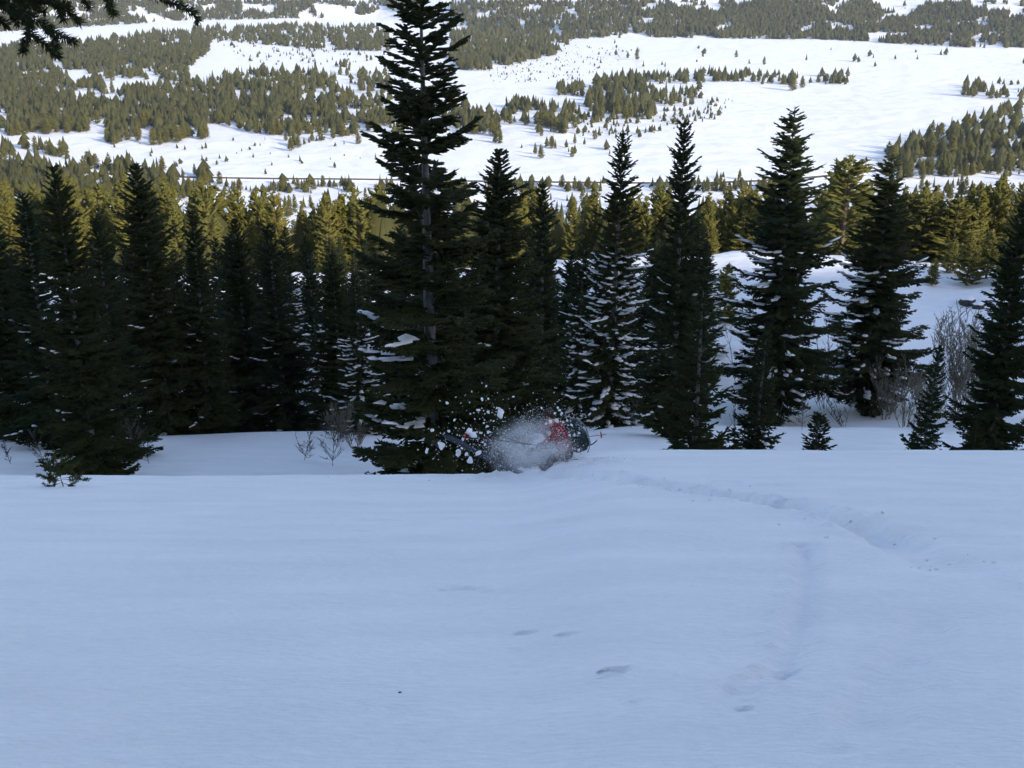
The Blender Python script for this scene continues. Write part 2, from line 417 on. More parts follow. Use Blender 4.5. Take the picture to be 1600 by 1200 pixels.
def fir_geo(seed, H, R, clear=.03, whorl=.5, nb=5, tw=.17, r=.035, sub=True, prof=.8, top_up=.75, low=-.30, tip=.22, bottom=.75,
            snow=0.0, snow_lo=.0, snow_hi=.6, snow_dir=None, jit=.22, lean=(0, 0), tl=.42, core=.10, ssz=1.0):
    rng = np.random.RandomState(seed)
    P0 = []; P1 = []; RR = []; SC = []; SD = []; SS = []
    z = clear * H + .1
    def axisx(zz):
        q = zz / H
        return np.array([lean[0] * math.sin(q * 2.2), lean[1] * q * q, 0])
    while z < H * .985:
        t = 1 - z / H
        n = max(3, int(round(nb * (.75 + .5 * t) + rng.uniform(-.8, .8))))
        a0 = rng.uniform(0, 6.28)
        for b in range(n):
            az = a0 + b * 6.2832 / n + rng.uniform(-.35, .35)
            Lb = (R * (t ** prof) * (1 - (1 - bottom) * max(0, 1 - z / (.12 * H))) * rng.uniform(1 - 2 * jit, 1 + .5 * jit)) + .10
            if rng.rand() < .06: Lb *= .6
            hd = np.array([math.cos(az), math.sin(az), 0]); sd = np.array([-hd[1], hd[0], 0])
            up = top_up * (1 - t) ** 1.4 + low * t + rng.uniform(-.12, .12)
            zb = z + rng.uniform(-.5, .5) * whorl * (.3 + .5 * t)
            base = axisx(zb) + np.array([0, 0, zb])
            tb = tip * (.5 + t) * rng.uniform(.5, 1.4); bend = rng.uniform(-.12, .12)
            def pt(s):
                return base + hd * Lb * s * .97 + sd * (bend * Lb * s * s) + np.array([0, 0, Lb * (up * s - .10 * s * s + tb * s ** 3.0)])
            ns = max(2, int(Lb / .5) + 1)
            ss = np.linspace(.0, 1, ns + 1)
            pts = [pt(s) for s in ss]
            for i in range(ns):
                P0.append(pts[i]); P1.append(pts[i] + (pts[i + 1] - pts[i]) * 1.35); RR.append(r * (1.15 if i else .7))
            if Lb > .5:
                for f0, f1, cw in ((.02, .62, 1.0), (.25, .85, .6)): P0.append(pt(f0)); P1.append(pt(f1) - np.array([0, 0, .03 * Lb])); RR.append(core * min(1.3, Lb ** .8) * cw * rng.uniform(.7, 1.2))
            nt_ = max(3, int(Lb / tw))
            for i in range(nt_):
                s = .10 + .88 * (i + rng.uniform(.1, .9)) / nt_
                p = pt(s); dv = pt(min(1, s + .05)) - pt(s - .05); dv /= np.linalg.norm(dv)
                for sg in (-1, 1):
                    l = (tl * Lb * (1 - s) ** .75 * (.55 + .6 * s) + .13 * min(1, Lb) + .05) * rng.uniform(.65, 1.2)
                    an = math.radians(rng.uniform(38, 66)) * (1 - .35 * s)
                    td = dv * math.cos(an) + sg * sd * math.sin(an) + np.array([0, 0, rng.uniform(-.28, .06)])
                    td /= np.linalg.norm(td)
                    e = p + td * l
                    P0.append(p); P1.append(e); RR.append(r * rng.uniform(.75, 1.15))
                    if sub and l > .26:
                        m = 2 if l < .5 else (3 if l < .85 else 4)
                        for q in range(m):
                            f = (.25 + .65 * (q + rng.uniform(0, .8)) / m)
                            p2 = p + td * l * f
                            for s2 in (-1, 1):
                                l2 = l * .48 * (1.1 - f) * rng.uniform(.7, 1.3) + .07
                                a2 = math.radians(rng.uniform(35, 60))
                                cs = np.cross(td, (0, 0, 1)); cs /= np.linalg.norm(cs) + 1e-9
                                d2 = td * math.cos(a2) + s2 * cs * math.sin(a2) + np.array([0, 0, rng.uniform(-.3, .05)])
                                P0.append(p2); P1.append(p2 + d2 * l2); RR.append(r * .8)
            # snow resting on this branch
            q = z / H
            if snow > 0 and snow_lo <= q <= snow_hi:
                k = snow
                if snow_dir is not None: k *= .12 + 1.5 * max(0, hd[0] * snow_dir[0] + hd[1] * snow_dir[1])
                if rng.rand() < k:
                    for s in np.arange(rng.uniform(.3, .5), 1.0, .13):
                        if rng.rand() < .25: continue
                        p = pt(s); dv = pt(min(1, s + .05)) - pt(s - .05)
                        wdt = (.06 + .10 * Lb * (1 - s) ** .6) * rng.uniform(.6, 1.3)
                        SC.append(p + np.array([0, 0, r * .9 + .01]) + sd * rng.uniform(-.5, .5) * wdt); SD.append(dv * np.array([1, 1, .55]) + sd * rng.uniform(-.03, .03))
                        SS.append((ssz * min(.24, .05 + .075 * Lb) * rng.uniform(.5, 1.3), ssz * min(.18, wdt * .95) * rng.uniform(.5, 1.2), ssz * rng.uniform(.03, .065)))
        z += whorl * (.45 + .6 * t) * rng.uniform(.75, 1.25)
    # leader
    tp = axisx(H) + np.array([0, 0, H])
    for i in range(3): P0.append(axisx(H * (.93 + .02 * i)) + np.array([0, 0, H * (.93 + .02 * i)])); P1.append(tp); RR.append(r)
    for i in range(10):
        a = rng.uniform(0, 6.28); zz = H * rng.uniform(.94, .99); l = rng.uniform(.1, .28) * (H / 12) ** .5
        p = axisx(zz) + np.array([0, 0, zz]); P0.append(p); P1.append(p + np.array([math.cos(a) * l, math.sin(a) * l, l * .8])); RR.append(r * .8)
    tp_n = 9
    tz = [H * (i / tp_n) ** 1.0 * .96 for i in range(tp_n + 1)]
    rb = .0145 * H + .02
    tv, tq = tube([axisx(zz) + np.array([0, 0, zz - (.6 if i == 0 else 0)]) for i, zz in enumerate(tz)],
                  [rb * (1.25 if i == 0 else 1) * (1 - .93 * i / tp_n) + .006 for i in range(tp_n + 1)])
    cr = spindles(P0, P1, RR)
    sn = pads(np.array(SC), np.array(SD), np.array(SS), rng) if SC else None
    return cr, (tv, tq), sn

def meshes(name, geo, mneed=M_FIR, mbark=M_BARK):
    cr, tr, sn = geo
    mc = np_mesh(name + '_crown', cr[0], cr[1], cr[2], mneed)
    mt = np_mesh(name + '_trunk', tr[0], quads=tr[1], mat=mbark, smooth=True)
    ms = np_mesh(name + '_snow', sn[0], tris=sn[1], mat=M_SNOW, smooth=True) if sn is not None else None
    return mc, mt, ms

def plant_tree(name, ms, loc, sc, rz, label, cat, group=None, sxy=1.0, tilt=(0, 0)):
    e = link(name, None, None, loc)
    e.rotation_euler = (tilt[0], tilt[1], rz); e.scale = (sc * sxy, sc * sxy, sc)
    e.empty_display_size = .3
    tag(e, label, cat, group)
    link('trunk', ms[1], e); link('crown', ms[0], e)
    if len(ms) > 2 and ms[2] is not None:
        s = link('snow_load', ms[2], e); s['kind'] = 'stuff'
    return e

NEAR = []   # silhouettes of near trees for the visibility estimate
ntri = 0
VAR = {}
VARH = {}
def variant(key, H, **kw):
    g = fir_geo(H=H, **kw)
    VAR[key] = meshes(key, g); VARH[key] = H
    print(key, 'tris', len(g[0][0]) // 7 * 9, 'snow', 0 if g[2] is None else len(g[2][1]))

LFT = (-.8, -.6)
variant('tall_fir', 16.0, seed=3, R=2.75, whorl=.80, nb=7, tw=.14, r=.056, prof=.50, top_up=.60, low=-.06, tip=.20, snow=.55, snow_lo=0, snow_hi=.34, snow_dir=(-1, -.2), clear=.0, jit=.16, bottom=.9, tl=.50, core=.09, ssz=1.5)
variant('dense_fir', 14.0, seed=5, R=3.1, whorl=.46, nb=7, tw=.23, r=.050, prof=.66, low=-.22, snow=.16, snow_hi=.5, snow_dir=LFT, clear=.0, tl=.46, core=.17, jit=.28)
variant('slim_fir', 16.0, seed=9, R=3.0, whorl=.52, nb=7, tw=.24, r=.050, prof=.68, low=-.25, snow=.14, snow_hi=.5, snow_dir=LFT, clear=.03, core=.15, jit=.30)
variant('snowy_fir', 18.0, seed=13, R=3.5, whorl=.60, nb=6, tw=.22, r=.052, prof=.68, low=-.32, snow=.80, snow_lo=.02, snow_hi=.60, clear=.03, core=.12, ssz=1.55, jit=.28)
variant('open_fir', 20.0, seed=21, R=4.9, whorl=.68, nb=7, tw=.28, r=.058, prof=.66, top_up=.5, low=-.38, tip=.26, snow=.80, snow_lo=.08, snow_hi=.58, snow_dir=(-.8, -.6), clear=.08, jit=.28, core=.24, ssz=1.6)
variant('young_fir', 4.0, seed=31, R=1.0, whorl=.26, nb=6, tw=.10, r=.030, prof=.85, low=-.05, top_up=.6, clear=.0, bottom=1.0, snow=.10, snow_hi=.4, sub=True, core=.06)
variant('tiny_fir', 1.3, seed=37, R=.42, whorl=.15, nb=6, tw=.065, r=.020, prof=.8, low=.05, top_up=.7, clear=.0, bottom=1.0, core=.02)

# near trees: kind, column/row of the top, depth, width factor, label
TREES = [
 ('dense_fir', 78, 262, 37, .84, 'broad dark fir with twin thin spires behind the little bushy pine'),
 ('slim_fir', 28, 300, 46, 1.10, 'dark fir cut by the frame edge beside the twin spired fir'),
 ('dense_fir', -28, 330, 50, 1.1, 'dark fir whose boughs reach in from beyond the left frame edge'),
 ('dense_fir', 22, 392, 58, 1.2, 'low dark fir filling the gap at the left frame edge'),
 ('dense_fir', 520, 398, 58, 1.05, 'dark fir between the thin fir and the snow plastered fir'),
 ('slim_fir', 140, 330, 43, .95, 'shorter dark fir tucked close behind the twin spired fir'),
 ('dense_fir', 216, 258, 55, 1.0, 'tall dark fir with dense pointed tip left of the sunlit pines'),
 ('slim_fir', 292, 322, 56, .9, 'dark fir with a long grey trunk showing through its branches'),
 ('dense_fir', 365, 345, 62, .85, 'dark fir between the grey trunked fir and the blunt dark fir'),
 ('slim_fir', 425, 345, 60, 1.05, 'blunt very dark fir with snow specks low on its side'),
 ('snowy_fir', 490, 372, 70, .85, 'thin fir with hanging boughs left of the tallest fir'),
 ('snowy_fir', 556, 425, 52, 1.15, 'snow plastered fir standing behind the left skirt of the tallest fir'),
 ('tall_fir', 655, -75, 33.5, 1.0, 'tallest dark fir running out of the top of the picture'),
 ('dense_fir', 768, 235, 40, 1.15, 'broad black fir close beside the tallest fir on its right'),
 ('slim_fir', 850, 280, 62, .85, 'narrow dark fir right behind the tumbling skier'),
 ('snowy_fir', 965, 203, 66, .92, 'fir with sunlit tip and snowy lower boughs right of the skier'),
 ('snowy_fir', 905, 360, 74, .9, 'lower snowy fir in the gap between two taller firs behind the skier'),
 ('slim_fir', 1078, 182, 52, .80, 'slender fir with open sunlit spire above the narrow green fir'),
 ('snowy_fir', 1035, 400, 70, .95, 'short snow loaded fir behind the slender spired fir'),
 ('young_fir', 1103, 432, 33, .80, 'narrow green fir with a pale trunk rising from the snow edge'),
 ('open_fir', 1250, 163, 74, 1.04, 'big fir with open sunlit crown and snow on drooping left boughs'),
 ('open_fir', 1398, 238, 78, 1.18, 'big black fir with its bare trunk foot showing on the snow'),
 ('young_fir', 1196, 520, 34, .82, 'young fir at the snow edge below the open crowned fir'),
 ('tiny_fir', 1280, 648, 34, 1.0, 'tiny fir seedling alone on the snow edge'),
 ('young_fir', 1466, 540, 34, .66, 'young fir on the snow edge beside bare grey bushes'),
 ('dense_fir', 1612, 318, 37, .86, 'fir cut by the right frame edge above the snow edge'),
 ('young_fir', 1530, 655, 36, 1.4, 'low snow dusted fir bough clump at the foot of the edge fir'),
]
rr = random.Random(4)
NAMES = {'tall_fir': 'fir_tree', 'dense_fir': 'fir_tree', 'slim_fir': 'fir_tree', 'snowy_fir': 'fir_tree', 'open_fir': 'fir_tree', 'young_fir': 'young_fir_tree', 'tiny_fir': 'fir_seedling'}
near_objs = []
for k, c, r, yd, wf, lab in TREES:
    tp = at_depth(c, r, yd)
    zb = float(h_base(tp[0], tp[1])) - .12
    Hh = tp[2] - zb
    sc = Hh / VARH[k]
    rz = 0.0 if k == 'tall_fir' else rr.uniform(-.5, .5) if k in ('dense_fir', 'slim_fir', 'open_fir') else rr.uniform(0, 6.28)
    o = plant_tree(NAMES[k], VAR[k], (tp[0], tp[1], zb), sc, rz, lab, 'fir tree', None, wf, (rr.uniform(-.03, .03), rr.uniform(-.03, .03)) if k != 'tall_fir' else (0, 0))
    near_objs.append(o)
    cb, rb_, _ = project(np.array([tp[0], tp[1], zb]))
    print('%-10s H=%.1f scale %.2f base px (%.0f,%.0f)' % (k, Hh, sc, cb, rb_))
    hw = 2.2 / VARH['dense_fir'] * Hh * wf
    NEAR.append((c, r, cb, rb_, .15 * (rb_ - r)))

# second row of shaded firs on the bench behind the first
BAY = [(-30, 200, 'twin spired fir'), (200, 400, 'fir with the dense pointed tip'), (400, 600, 'blunt very dark fir'), (600, 840, 'tallest fir'), (840, 1110, 'fir with the sunlit tip')]
rb2 = random.Random(12)
for a_, b_, who in BAY:
    n_ = int((b_ - a_) / (27 if a_ < 800 else 17))
    for j in range(n_ + 3):
        c = a_ + (b_ - a_) * (j + rb2.uniform(.1, .9)) / (n_ + 3); yd = rb2.uniform(76, 142); r = rb2.uniform(345, 440)
        k = rb2.choice(['slim_fir', 'dense_fir', 'snowy_fir', 'slim_fir'])
        tp = at_depth(c, r, yd); zb = float(h_base(tp[0], tp[1])) - .15; Hh = tp[2] - zb
        if Hh < 5: continue
        plant_tree('fir_tree', VAR[k], (tp[0], tp[1], zb), Hh / VARH[k], rb2.uniform(0, 6.28), 'shaded fir in the second row behind the ' + who, 'fir tree', 'second row firs behind the ' + who, rb2.uniform(1.0, 1.4), (rb2.uniform(-.04, .04), rb2.uniform(-.04, .04)))
        cb, rb_, _ = project(np.array([tp[0], tp[1], zb])); NEAR.append((c, r, cb, rb_, .2 * (rb_ - r)))

# ------------------------------------------------------------------ mid and far conifers
def pine_geo(seed, H, R, n, r, prof=.7, clear=.08, rnd=.3):
    rng = np.random.RandomState(seed)
    P0 = []; P1 = []; RR = []
    for i in range(n):
        t = rng.rand() ** .8                      # 0 top .. 1 bottom
        z = H * (1 - t * (1 - clear)); L = R * (t ** prof) * (1 - .35 * max(0, t - .8) / .2) * rng.uniform(1 - rnd, 1 + rnd * .6) + .03 * R
        az = rng.uniform(0, 6.28); hd = np.array([math.cos(az), math.sin(az), 0])
        up = .55 - .55 * t + rng.uniform(-.15, .2)
        a = np.array([0, 0, z - .1 * L]) + hd * L * rng.uniform(.1, .35); e = np.array([0, 0, z]) + hd * L + np.array([0, 0, L * up])
        P0.append(a); P1.append(e); RR.append(r * rng.uniform(.7, 1.3))
    P0.append((0, 0, H * .85)); P1.append((0, 0, H * 1.0)); RR.append(r * .7)
    return spindles(P0, P1, RR, 1.5, .55)

MID = []
for i in range(6):
    r_ = random.Random(50 + i)
    R = r_.uniform(2.5, 3.6)
    g = pine_geo(100 + i, 14.0, R, 190, .27, prof=r_.uniform(.45, .75), rnd=.5)
    # needle tufts at the ends of the boughs
    rng = np.random.RandomState(300 + i)
    tips = g[0].reshape(-1, 7, 3)[:, 6]; mids = g[0].reshape(-1, 7, 3)[:, 3]
    a = tips[rng.randint(0, len(tips), 1100)] * .5 + mids[rng.randint(0, len(mids), 1100)] * 0 + tips[rng.randint(0, len(tips), 1100)] * 0
    k = rng.randint(0, len(tips), 1100); f = rng.uniform(.3, 1.0, (1100, 1))
    a = mids[k] * (1 - f) + tips[k] * f
    dirs = rng.normal(size=(1100, 3)) * np.array([1, 1, .5]) + np.array([0, 0, .35]); dirs /= np.linalg.norm(dirs, axis=1, keepdims=True)
    g2 = spindles(a, a + dirs * rng.uniform(.35, .8, (1100, 1)), rng.uniform(.06, .12, 1100))
    nv = len(g[0])
    cr = (np.concatenate([g[0], g2[0]]), np.concatenate([g[1], g2[1] + nv]), np.concatenate([g[2], g2[2] + nv]))
    tv, tq = tube([(0, 0, -.5), (0, 0, 5), (0, 0, 10), (0, 0, 13.6)], [.22, .17, .10, .02], 6)
    MID.append(meshes('pine%d' % i, (cr, (tv, tq), None), M_PINE, M_BARK2)[:2])

def far_geo(seed, wid, prf, k=6):
    rng = np.random.RandomState(seed); V = []; T = []
    for zb, zt, w in zip((.07, .28, .52), (.66, .86, 1.0), prf):
        b = len(V); a0 = rng.uniform(0, 1)
        for j in range(k):
            q = wid * w * rng.uniform(.45, 1.3); t = a0 + j * 6.2832 / k
            V.append((q * math.cos(t), q * math.sin(t), zb + rng.uniform(-.08, .09)))
        V.append((rng.uniform(-.03, .03), rng.uniform(-.03, .03), zt))
        for j in range(k): T.append((b + j, b + (j + 1) % k, b + k))
    return np.array(V), np.array(T)
FARV = [far_geo(200 + i, w, p) for i, (w, p) in enumerate([(.22, (1, .72, .42)), (.27, (.95, .8, .5)), (.33, (.85, .95, .6)), (.20, (1, .7, .4)), (.37, (.8, 1, .75)), (.26, (.9, .9, .5)), (.16, (1, .8, .5)), (.40, (.9, 1, .8))])]

rng = np.random.RandomState(77)
def inpoly(x, y, poly):
    c = np.zeros(len(x), bool); n = len(poly)
    for i in range(n):
        x0, y0 = poly[i]; x1, y1 = poly[(i + 1) % n]
        if y0 == y1: continue
        c ^= ((y0 > y) != (y1 > y)) & (x < (x1 - x0) * (y - y0) / (y1 - y0) + x0)
    return c

ALL = []   # x, y, z, height, zone
FOR = [  # polygon of foliage in the photograph, cover, tree height m, patchiness, zone
 ([(-60, 0), (660, 0), (640, 24), (300, 30), (0, 48), (-60, 50)], 1.8, (9, 15), .34, 'hill'),
 ([(-60, 76), (150, 62), (300, 42), (450, 38), (605, 40), (610, 78), (480, 74), (390, 64), (330, 60), (325, 80), (300, 100), (-60, 112)], 2.2, (9, 14), .12, 'left'),
 ([(-60, 108), (290, 98), (300, 125), (180, 118), (160, 142), (-60, 172)], 1.7, (8, 13), .35, 'left'),
 ([(-60, 160), (200, 138), (330, 120), (400, 108), (490, 106), (545, 128), (560, 165), (520, 178), (430, 180), (250, 195), (-60, 212)], 2.0, (8, 14), .18, 'left'),
 ([(320, 172), (540, 152), (560, 205), (480, 218), (455, 232), (420, 208), (330, 186)], 1.7, (8, 13), .2, 'left'),
 ([(243, 175), (320, 175), (322, 214), (240, 222)], 1.8, (9, 13), .1, 'left'),
 ([(166, 190), (220, 192), (218, 218), (165, 222)], 1.6, (8, 11), .1, 'left'),
 ([(520, 96), (610, 112), (610, 200), (560, 190), (540, 140)], .75, (7, 12), .4, 'left'),
 ([(560, 160), (640, 172), (630, 208), (570, 198)], 1.3, (8, 13), .2, 'left'),
 ([(700, 155), (778, 168), (785, 220), (745, 212), (690, 185)], 1.5, (8, 13), .2, 'island'),
 ([(-60, 222), (100, 225), (120, 250), (60, 262), (-60, 262)], 1.0, (7, 12), .3, 'left'),
 ([(-60, 255), (160, 250), (330, 268), (330, 300), (-60, 330)], 1.3, (6, 12), .25, 'left'),
 ([(705, 0), (1000, 0), (1000, 56), (930, 56), (895, 60), (868, 82), (800, 98), (760, 108), (720, 106), (705, 90)], 2.4, (10, 16), .10, 'hill'),
 ([(1000, 0), (1290, 0), (1300, 60), (1150, 58), (1000, 56)], 1.9, (10, 15), .20, 'hill'),
 ([(1290, 0), (1660, 0), (1660, 74), (1560, 74), (1400, 66), (1300, 60)], 1.8, (9, 14), .36, 'hill'),
 ([(870, 132), (912, 129), (912, 147), (872, 146)], 2.2, (8, 11), .0, 'island'),
 ([(915, 158), (930, 126), (975, 116), (1000, 122), (1022, 135), (1030, 168), (1018, 180), (960, 182), (925, 178)], 2.2, (11, 16), .05, 'island'),
 ([(770, 162), (880, 158), (912, 168), (902, 200), (868, 206), (790, 188)], 1.3, (8, 13), .25, 'island'),
 ([(1000, 116), (1100, 112), (1165, 114), (1160, 125), (1010, 128)], 1.6, (8, 13), .1, 'island'),
 ([(1030, 132), (1090, 128), (1100, 162), (1030, 168)], .7, (7, 13), .3, 'island'),
 ([(1160, 112), (1330, 114), (1325, 130), (1180, 128)], .8, (8, 12), .3, 'island'),
 ([(900, 175), (1150, 150), (1120, 185), (1000, 212), (900, 210)], .28, (3, 7), .2, 'island'),
 ([(1505, 128), (1660, 115), (1660, 155), (1510, 152)], .55, (9, 14), .3, 'right'),
 ([(1660, 155), (1660, 238), (1540, 232), (1440, 240), (1385, 250), (1375, 246), (1440, 214), (1500, 198), (1530, 176)], 1.7, (10, 15), .1, 'right'),
 ([(340, 283), (1230, 283), (1230, 296), (340, 298)], .9, (3, 8), .35, 'road'),
 ([(-60, 262), (300, 276), (330, 300), (-60, 300)], 1.5, (5, 11), .2, 'left'),
 ([(760, 108), (900, 70), (1000, 78), (900, 125), (770, 130)], .05, (1.5, 4), .0, 'island'),
 ([(150, 225), (560, 205), (600, 260), (200, 262)], .02, (2, 5), .0, 'left'),
 ([(330, 60), (600, 80), (600, 105), (400, 100)], .10, (3, 8), .3, 'left'),
 ([(1400, 235), (1660, 215), (1660, 262), (1400, 275)], 1.7, (7, 12), .1, 'right'),
 ([(950, 64), (1600, 84), (1600, 110), (1300, 108), (900, 100)], .015, (5, 11), .0, 'island'),
 ([(780, 200), (1000, 210), (960, 245), (800, 245)], .10, (5, 10), .0, 'island'),
]
for poly, cover, hh, patch, zone in FOR:
    P = np.array(poly, float); x0, y0 = P.min(0); x1, y1 = P.max(0)
    cy = P[:, 1].mean()
    dep = math.atan2(1, 1) and (PITCH - math.atan((600 - cy) / FPX))
    d = 141 / max(math.tan(dep), .045)
    hp = 1.02 * np.mean(hh) / d * FPX
    area = .5 * abs(np.dot(P[:, 0], np.roll(P[:, 1], 1)) - np.dot(P[:, 1], np.roll(P[:, 0], 1)))
    n = int(cover * area / (hp * hp * .55 * .55) * 1.55)
    n = min(n, 4200)
    px = rng.uniform(x0, x1, n * 6); py = rng.uniform(y0, y1, n * 6)
    k = inpoly(px, py, poly)
    if patch > 0:
        pn = fbm(px / 30.0, py / 11.0, 4) + .35 * fbm(px / 7.0, py / 3.5, 2)
        k &= pn > np.quantile(pn, patch)
    px = px[k][:n]; py = py[k][:n] + hp * .35
    G = ground_at(px, py)
    for g in G:
        ALL.append((g[0], g[1], g[2], 1.15 * rng.uniform(*hh) * (1.0 if rng.rand() > .25 else .55), zone))
# lone trees on the white meadow: column, row of the foot, height m
for c, r, hm in [(995, 94, 19), (1335, 96, 13), (1341, 97, 9), (1470, 86, 10), (1478, 86, 13), (1505, 150, 17), (1512, 150, 12), (845, 248, 11), (868, 232, 8), (936, 212, 9), (898, 225, 9), (962, 216, 8), (1110, 186, 10), (1253, 138, 15), (1238, 142, 18), (1120, 278, 7), (1155, 280, 8),
                 (560, 225, 9), (455, 236, 12), (415, 272, 5), (322, 232, 6), (1130, 278, 5), (505, 292, 8), (540, 290, 7), (1485, 205, 14), (1450, 215, 12)]:
    g = ground_at([c], [r])[0]; ALL.append((g[0], g[1], g[2], hm, 'lone'))
# the sunlit belt on the slope below the dark firs
cnt = 0
while cnt < 2000:
    y = 158 + 75 * rng.rand() if rng.rand() < .24 else 225 + (790 - 225) * rng.rand() ** .8
    x = rng.uniform(-.53, .53) * y
    c = 800 + FPX * x / y * .97
    if y > 230 and vnoise(x / 38 + 3, y / 38) < -.25: continue
    if c < 330 and y > 330 and rng.rand() < .30: continue
    if y > 690 and 300 < c < 1300: continue
    if c > 1110 and y < 165: continue
    if y > 560 and c < 1300 and rng.rand() < .35: continue
    z = float(h_base(x, y))
    hm = rng.uniform(9, 16.5) * (1 - .22 * sstep(330, 560, y))
    top = (290 if c > 330 else 256) - 33 * min(1, max(0, (c - 1270) / 320)) + 34 * rng.rand() ** 1.6
    _, rt, _ = project(np.array([x, y, z + hm]))
    if rt < top:
        hm = at_depth(c, top, y)[2] - z
        if hm < 4: continue
    ALL.append((x, y, z, hm, 'belt')); cnt += 1
# pines on the bench at the right
BENCH = [(1462, 402, 133, 'small rounded pine alone on the bench left of the taller pines'), (1521, 368, 134, 'wide olive pine on the bench above the dark boulder'), (1552, 362, 136, 'tallest olive pine on the bench near the edge fir'),
         (1580, 372, 132, 'olive pine on the bench partly behind the edge fir'), (1138, 412, 116, 'lone olive pine on the bench right of the narrow green fir'), (1492, 372, 142, 'olive pine on the bench between the rounded pine and wide pine'),
         (1330, 245, 160, 'broad olive pine rising between the two big firs'), (1308, 268, 170, 'narrower olive pine beside the broad one between the big firs'), (1598, 330, 152, 'olive pine at the frame edge above the edge fir'), (330, 292, 175, 'tall golden pine right of the grey trunked fir'),
         (420, 330, 170, 'golden pine just behind the blunt very dark fir'), (1040, 330, 172, 'golden pine between the fir with sunlit tip and slender fir'), (1450, 300, 168, 'tall olive pine just right of the big black fir'), (1500, 310, 165, 'second tall olive pine right of the big black fir'),
         (1165, 330, 168, 'front olive pine between the slender fir and open crowned fir'), (1180, 300, 190, 'taller rear olive pine between the slender fir and open crowned fir'), (60, 300, 172, 'golden pine showing behind the twin spires'), (10, 330, 160, 'golden pine at the left frame edge')]
for c, rt, yd, lab in BENCH:
    t = at_depth(c, rt, yd); z = float(h_base(t[0], t[1]))
    ALL.append((t[0], t[1], z, t[2] - z, 'bench:' + lab))
print('conifers beyond the firs:', len(ALL))

# rough visibility, front to back, to find the trees that show largest
BUF = np.zeros((300, 400), bool)
def paint(ct, rt, cb, rb, hw, n=0):
    v = 0
    r0, r1 = max(0, int(rt / 4)), min(299, int(rb / 4))
    for r in range(r0, r1 + 1):
        f = (r * 4 + 2 - rt) / max(rb - rt, 1); f = min(max(f, 0), 1)
        c = ct + (cb - ct) * f; w = hw * f ** .7 + 1
        a, b = int(max(0, (c - w) / 4)), int(min(399, (c + w) / 4))
        if b < a: continue
        row = BUF[r, a:b + 1]; v += int((~row).sum()); row[:] = True
    return v
for t in NEAR: paint(*t)
order = sorted(range(len(ALL)), key=lambda i: ALL[i][1])
vis = np.zeros(len(ALL))
for i in order:
    x, y, z, hm, zone = ALL[i]
    ct, rt, _ = project(np.array([x, y, z + hm])); cb, rb, f = project(np.array([x, y, z]))
    vis[i] = paint(ct, rt, cb, rb, .17 * hm / f * FPX)
for i in range(len(ALL)):
    if ALL[i][4].startswith('bench'): vis[i] += 1e6
big = set(np.argsort(-vis)[:298].tolist())
rest = [i for i in range(len(ALL)) if i not in big]

def belt_label(c):
    if c < 200: return 'sunlit olive pine in the belt behind the twin spired fir'
    if c < 400: return 'sunlit olive pine in the belt between the dark pointed firs'
    if c < 620: return 'sunlit olive pine in the belt left of the tallest fir'
    if c < 900: return 'sunlit olive pine in the belt just right of the tallest fir'
    if c < 1150: return 'sunlit olive pine in the belt beside the slender spired fir'
    if c < 1380: return 'sunlit olive pine in the belt beside the open crowned fir'
    return 'sunlit olive pine in the belt right of the big black fir'
ZL = {'hill': 'far conifer on the wooded hills above the white valley', 'left': 'valley conifer in the broad wood on the left of the meadow', 'island': 'valley conifer in the wooded island on the white meadow',
      'right': 'valley conifer in the dark wood along the right edge of the meadow', 'road': 'small conifer beside the valley road', 'lone': 'lone conifer standing clear on the white meadow', 'bench': 'olive pine rooted on the snowy bench beyond the firs'}
rp = random.Random(8)
for i in sorted(big, key=lambda i: ALL[i][1]):
    x, y, z, hm, zone = ALL[i]
    c, r, _ = project(np.array([x, y, z + hm * .6]))
    v = MID[rp.randrange(6)]
    if zone.startswith('bench:'): lab = zone[6:]; zone = 'bench'
    else: lab = belt_label(c) if zone == 'belt' else ZL[zone]
    grp = {'belt': 'sunlit pines below the dark firs', 'bench': 'larger pines just beyond the firs'}.get(zone, 'conifers of the white valley')
    plant_tree('pine_tree', v, (x, y, z - .2), hm / 14.0, rp.uniform(0, 6.28), lab, 'pine tree', grp + (' ' + lab.split(' in the belt ')[1] if zone == 'belt' else '' if zone == 'bench' else ' ' + zone), rp.uniform(.85, 1.15) * {'belt': 1.0, 'bench': 1.55}.get(zone, 1.3))
# all the others as one far wood
Vs = []; Qs = []; Ts = []; off = 0
for i in rest:
    x, y, z, hm, zone = ALL[i]
    V, T = FARV[rp.randrange(8)]
    a = rp.uniform(0, 6.28); ca, sa = math.cos(a), math.sin(a)
    W = V * np.array([hm * rp.uniform(.85, 1.2)] * 2 + [hm])
    if zone == 'belt': W[:, :2] *= .9
    Vs.append(np.stack([W[:, 0] * ca - W[:, 1] * sa + x, W[:, 0] * sa + W[:, 1] * ca + y, W[:, 2] + z - .15], -1))
    Ts.append(T + off); off += len(V)
wood = link('forest', np_mesh('forest', np.concatenate(Vs), None, np.concatenate(Ts), M_FARPINE))
tag(wood, 'distant conifer woods spread over the white valley and far hills', 'forest', None, 'stuff')
print('forest trees', len(rest), 'tris', sum(len(t) for t in Ts))


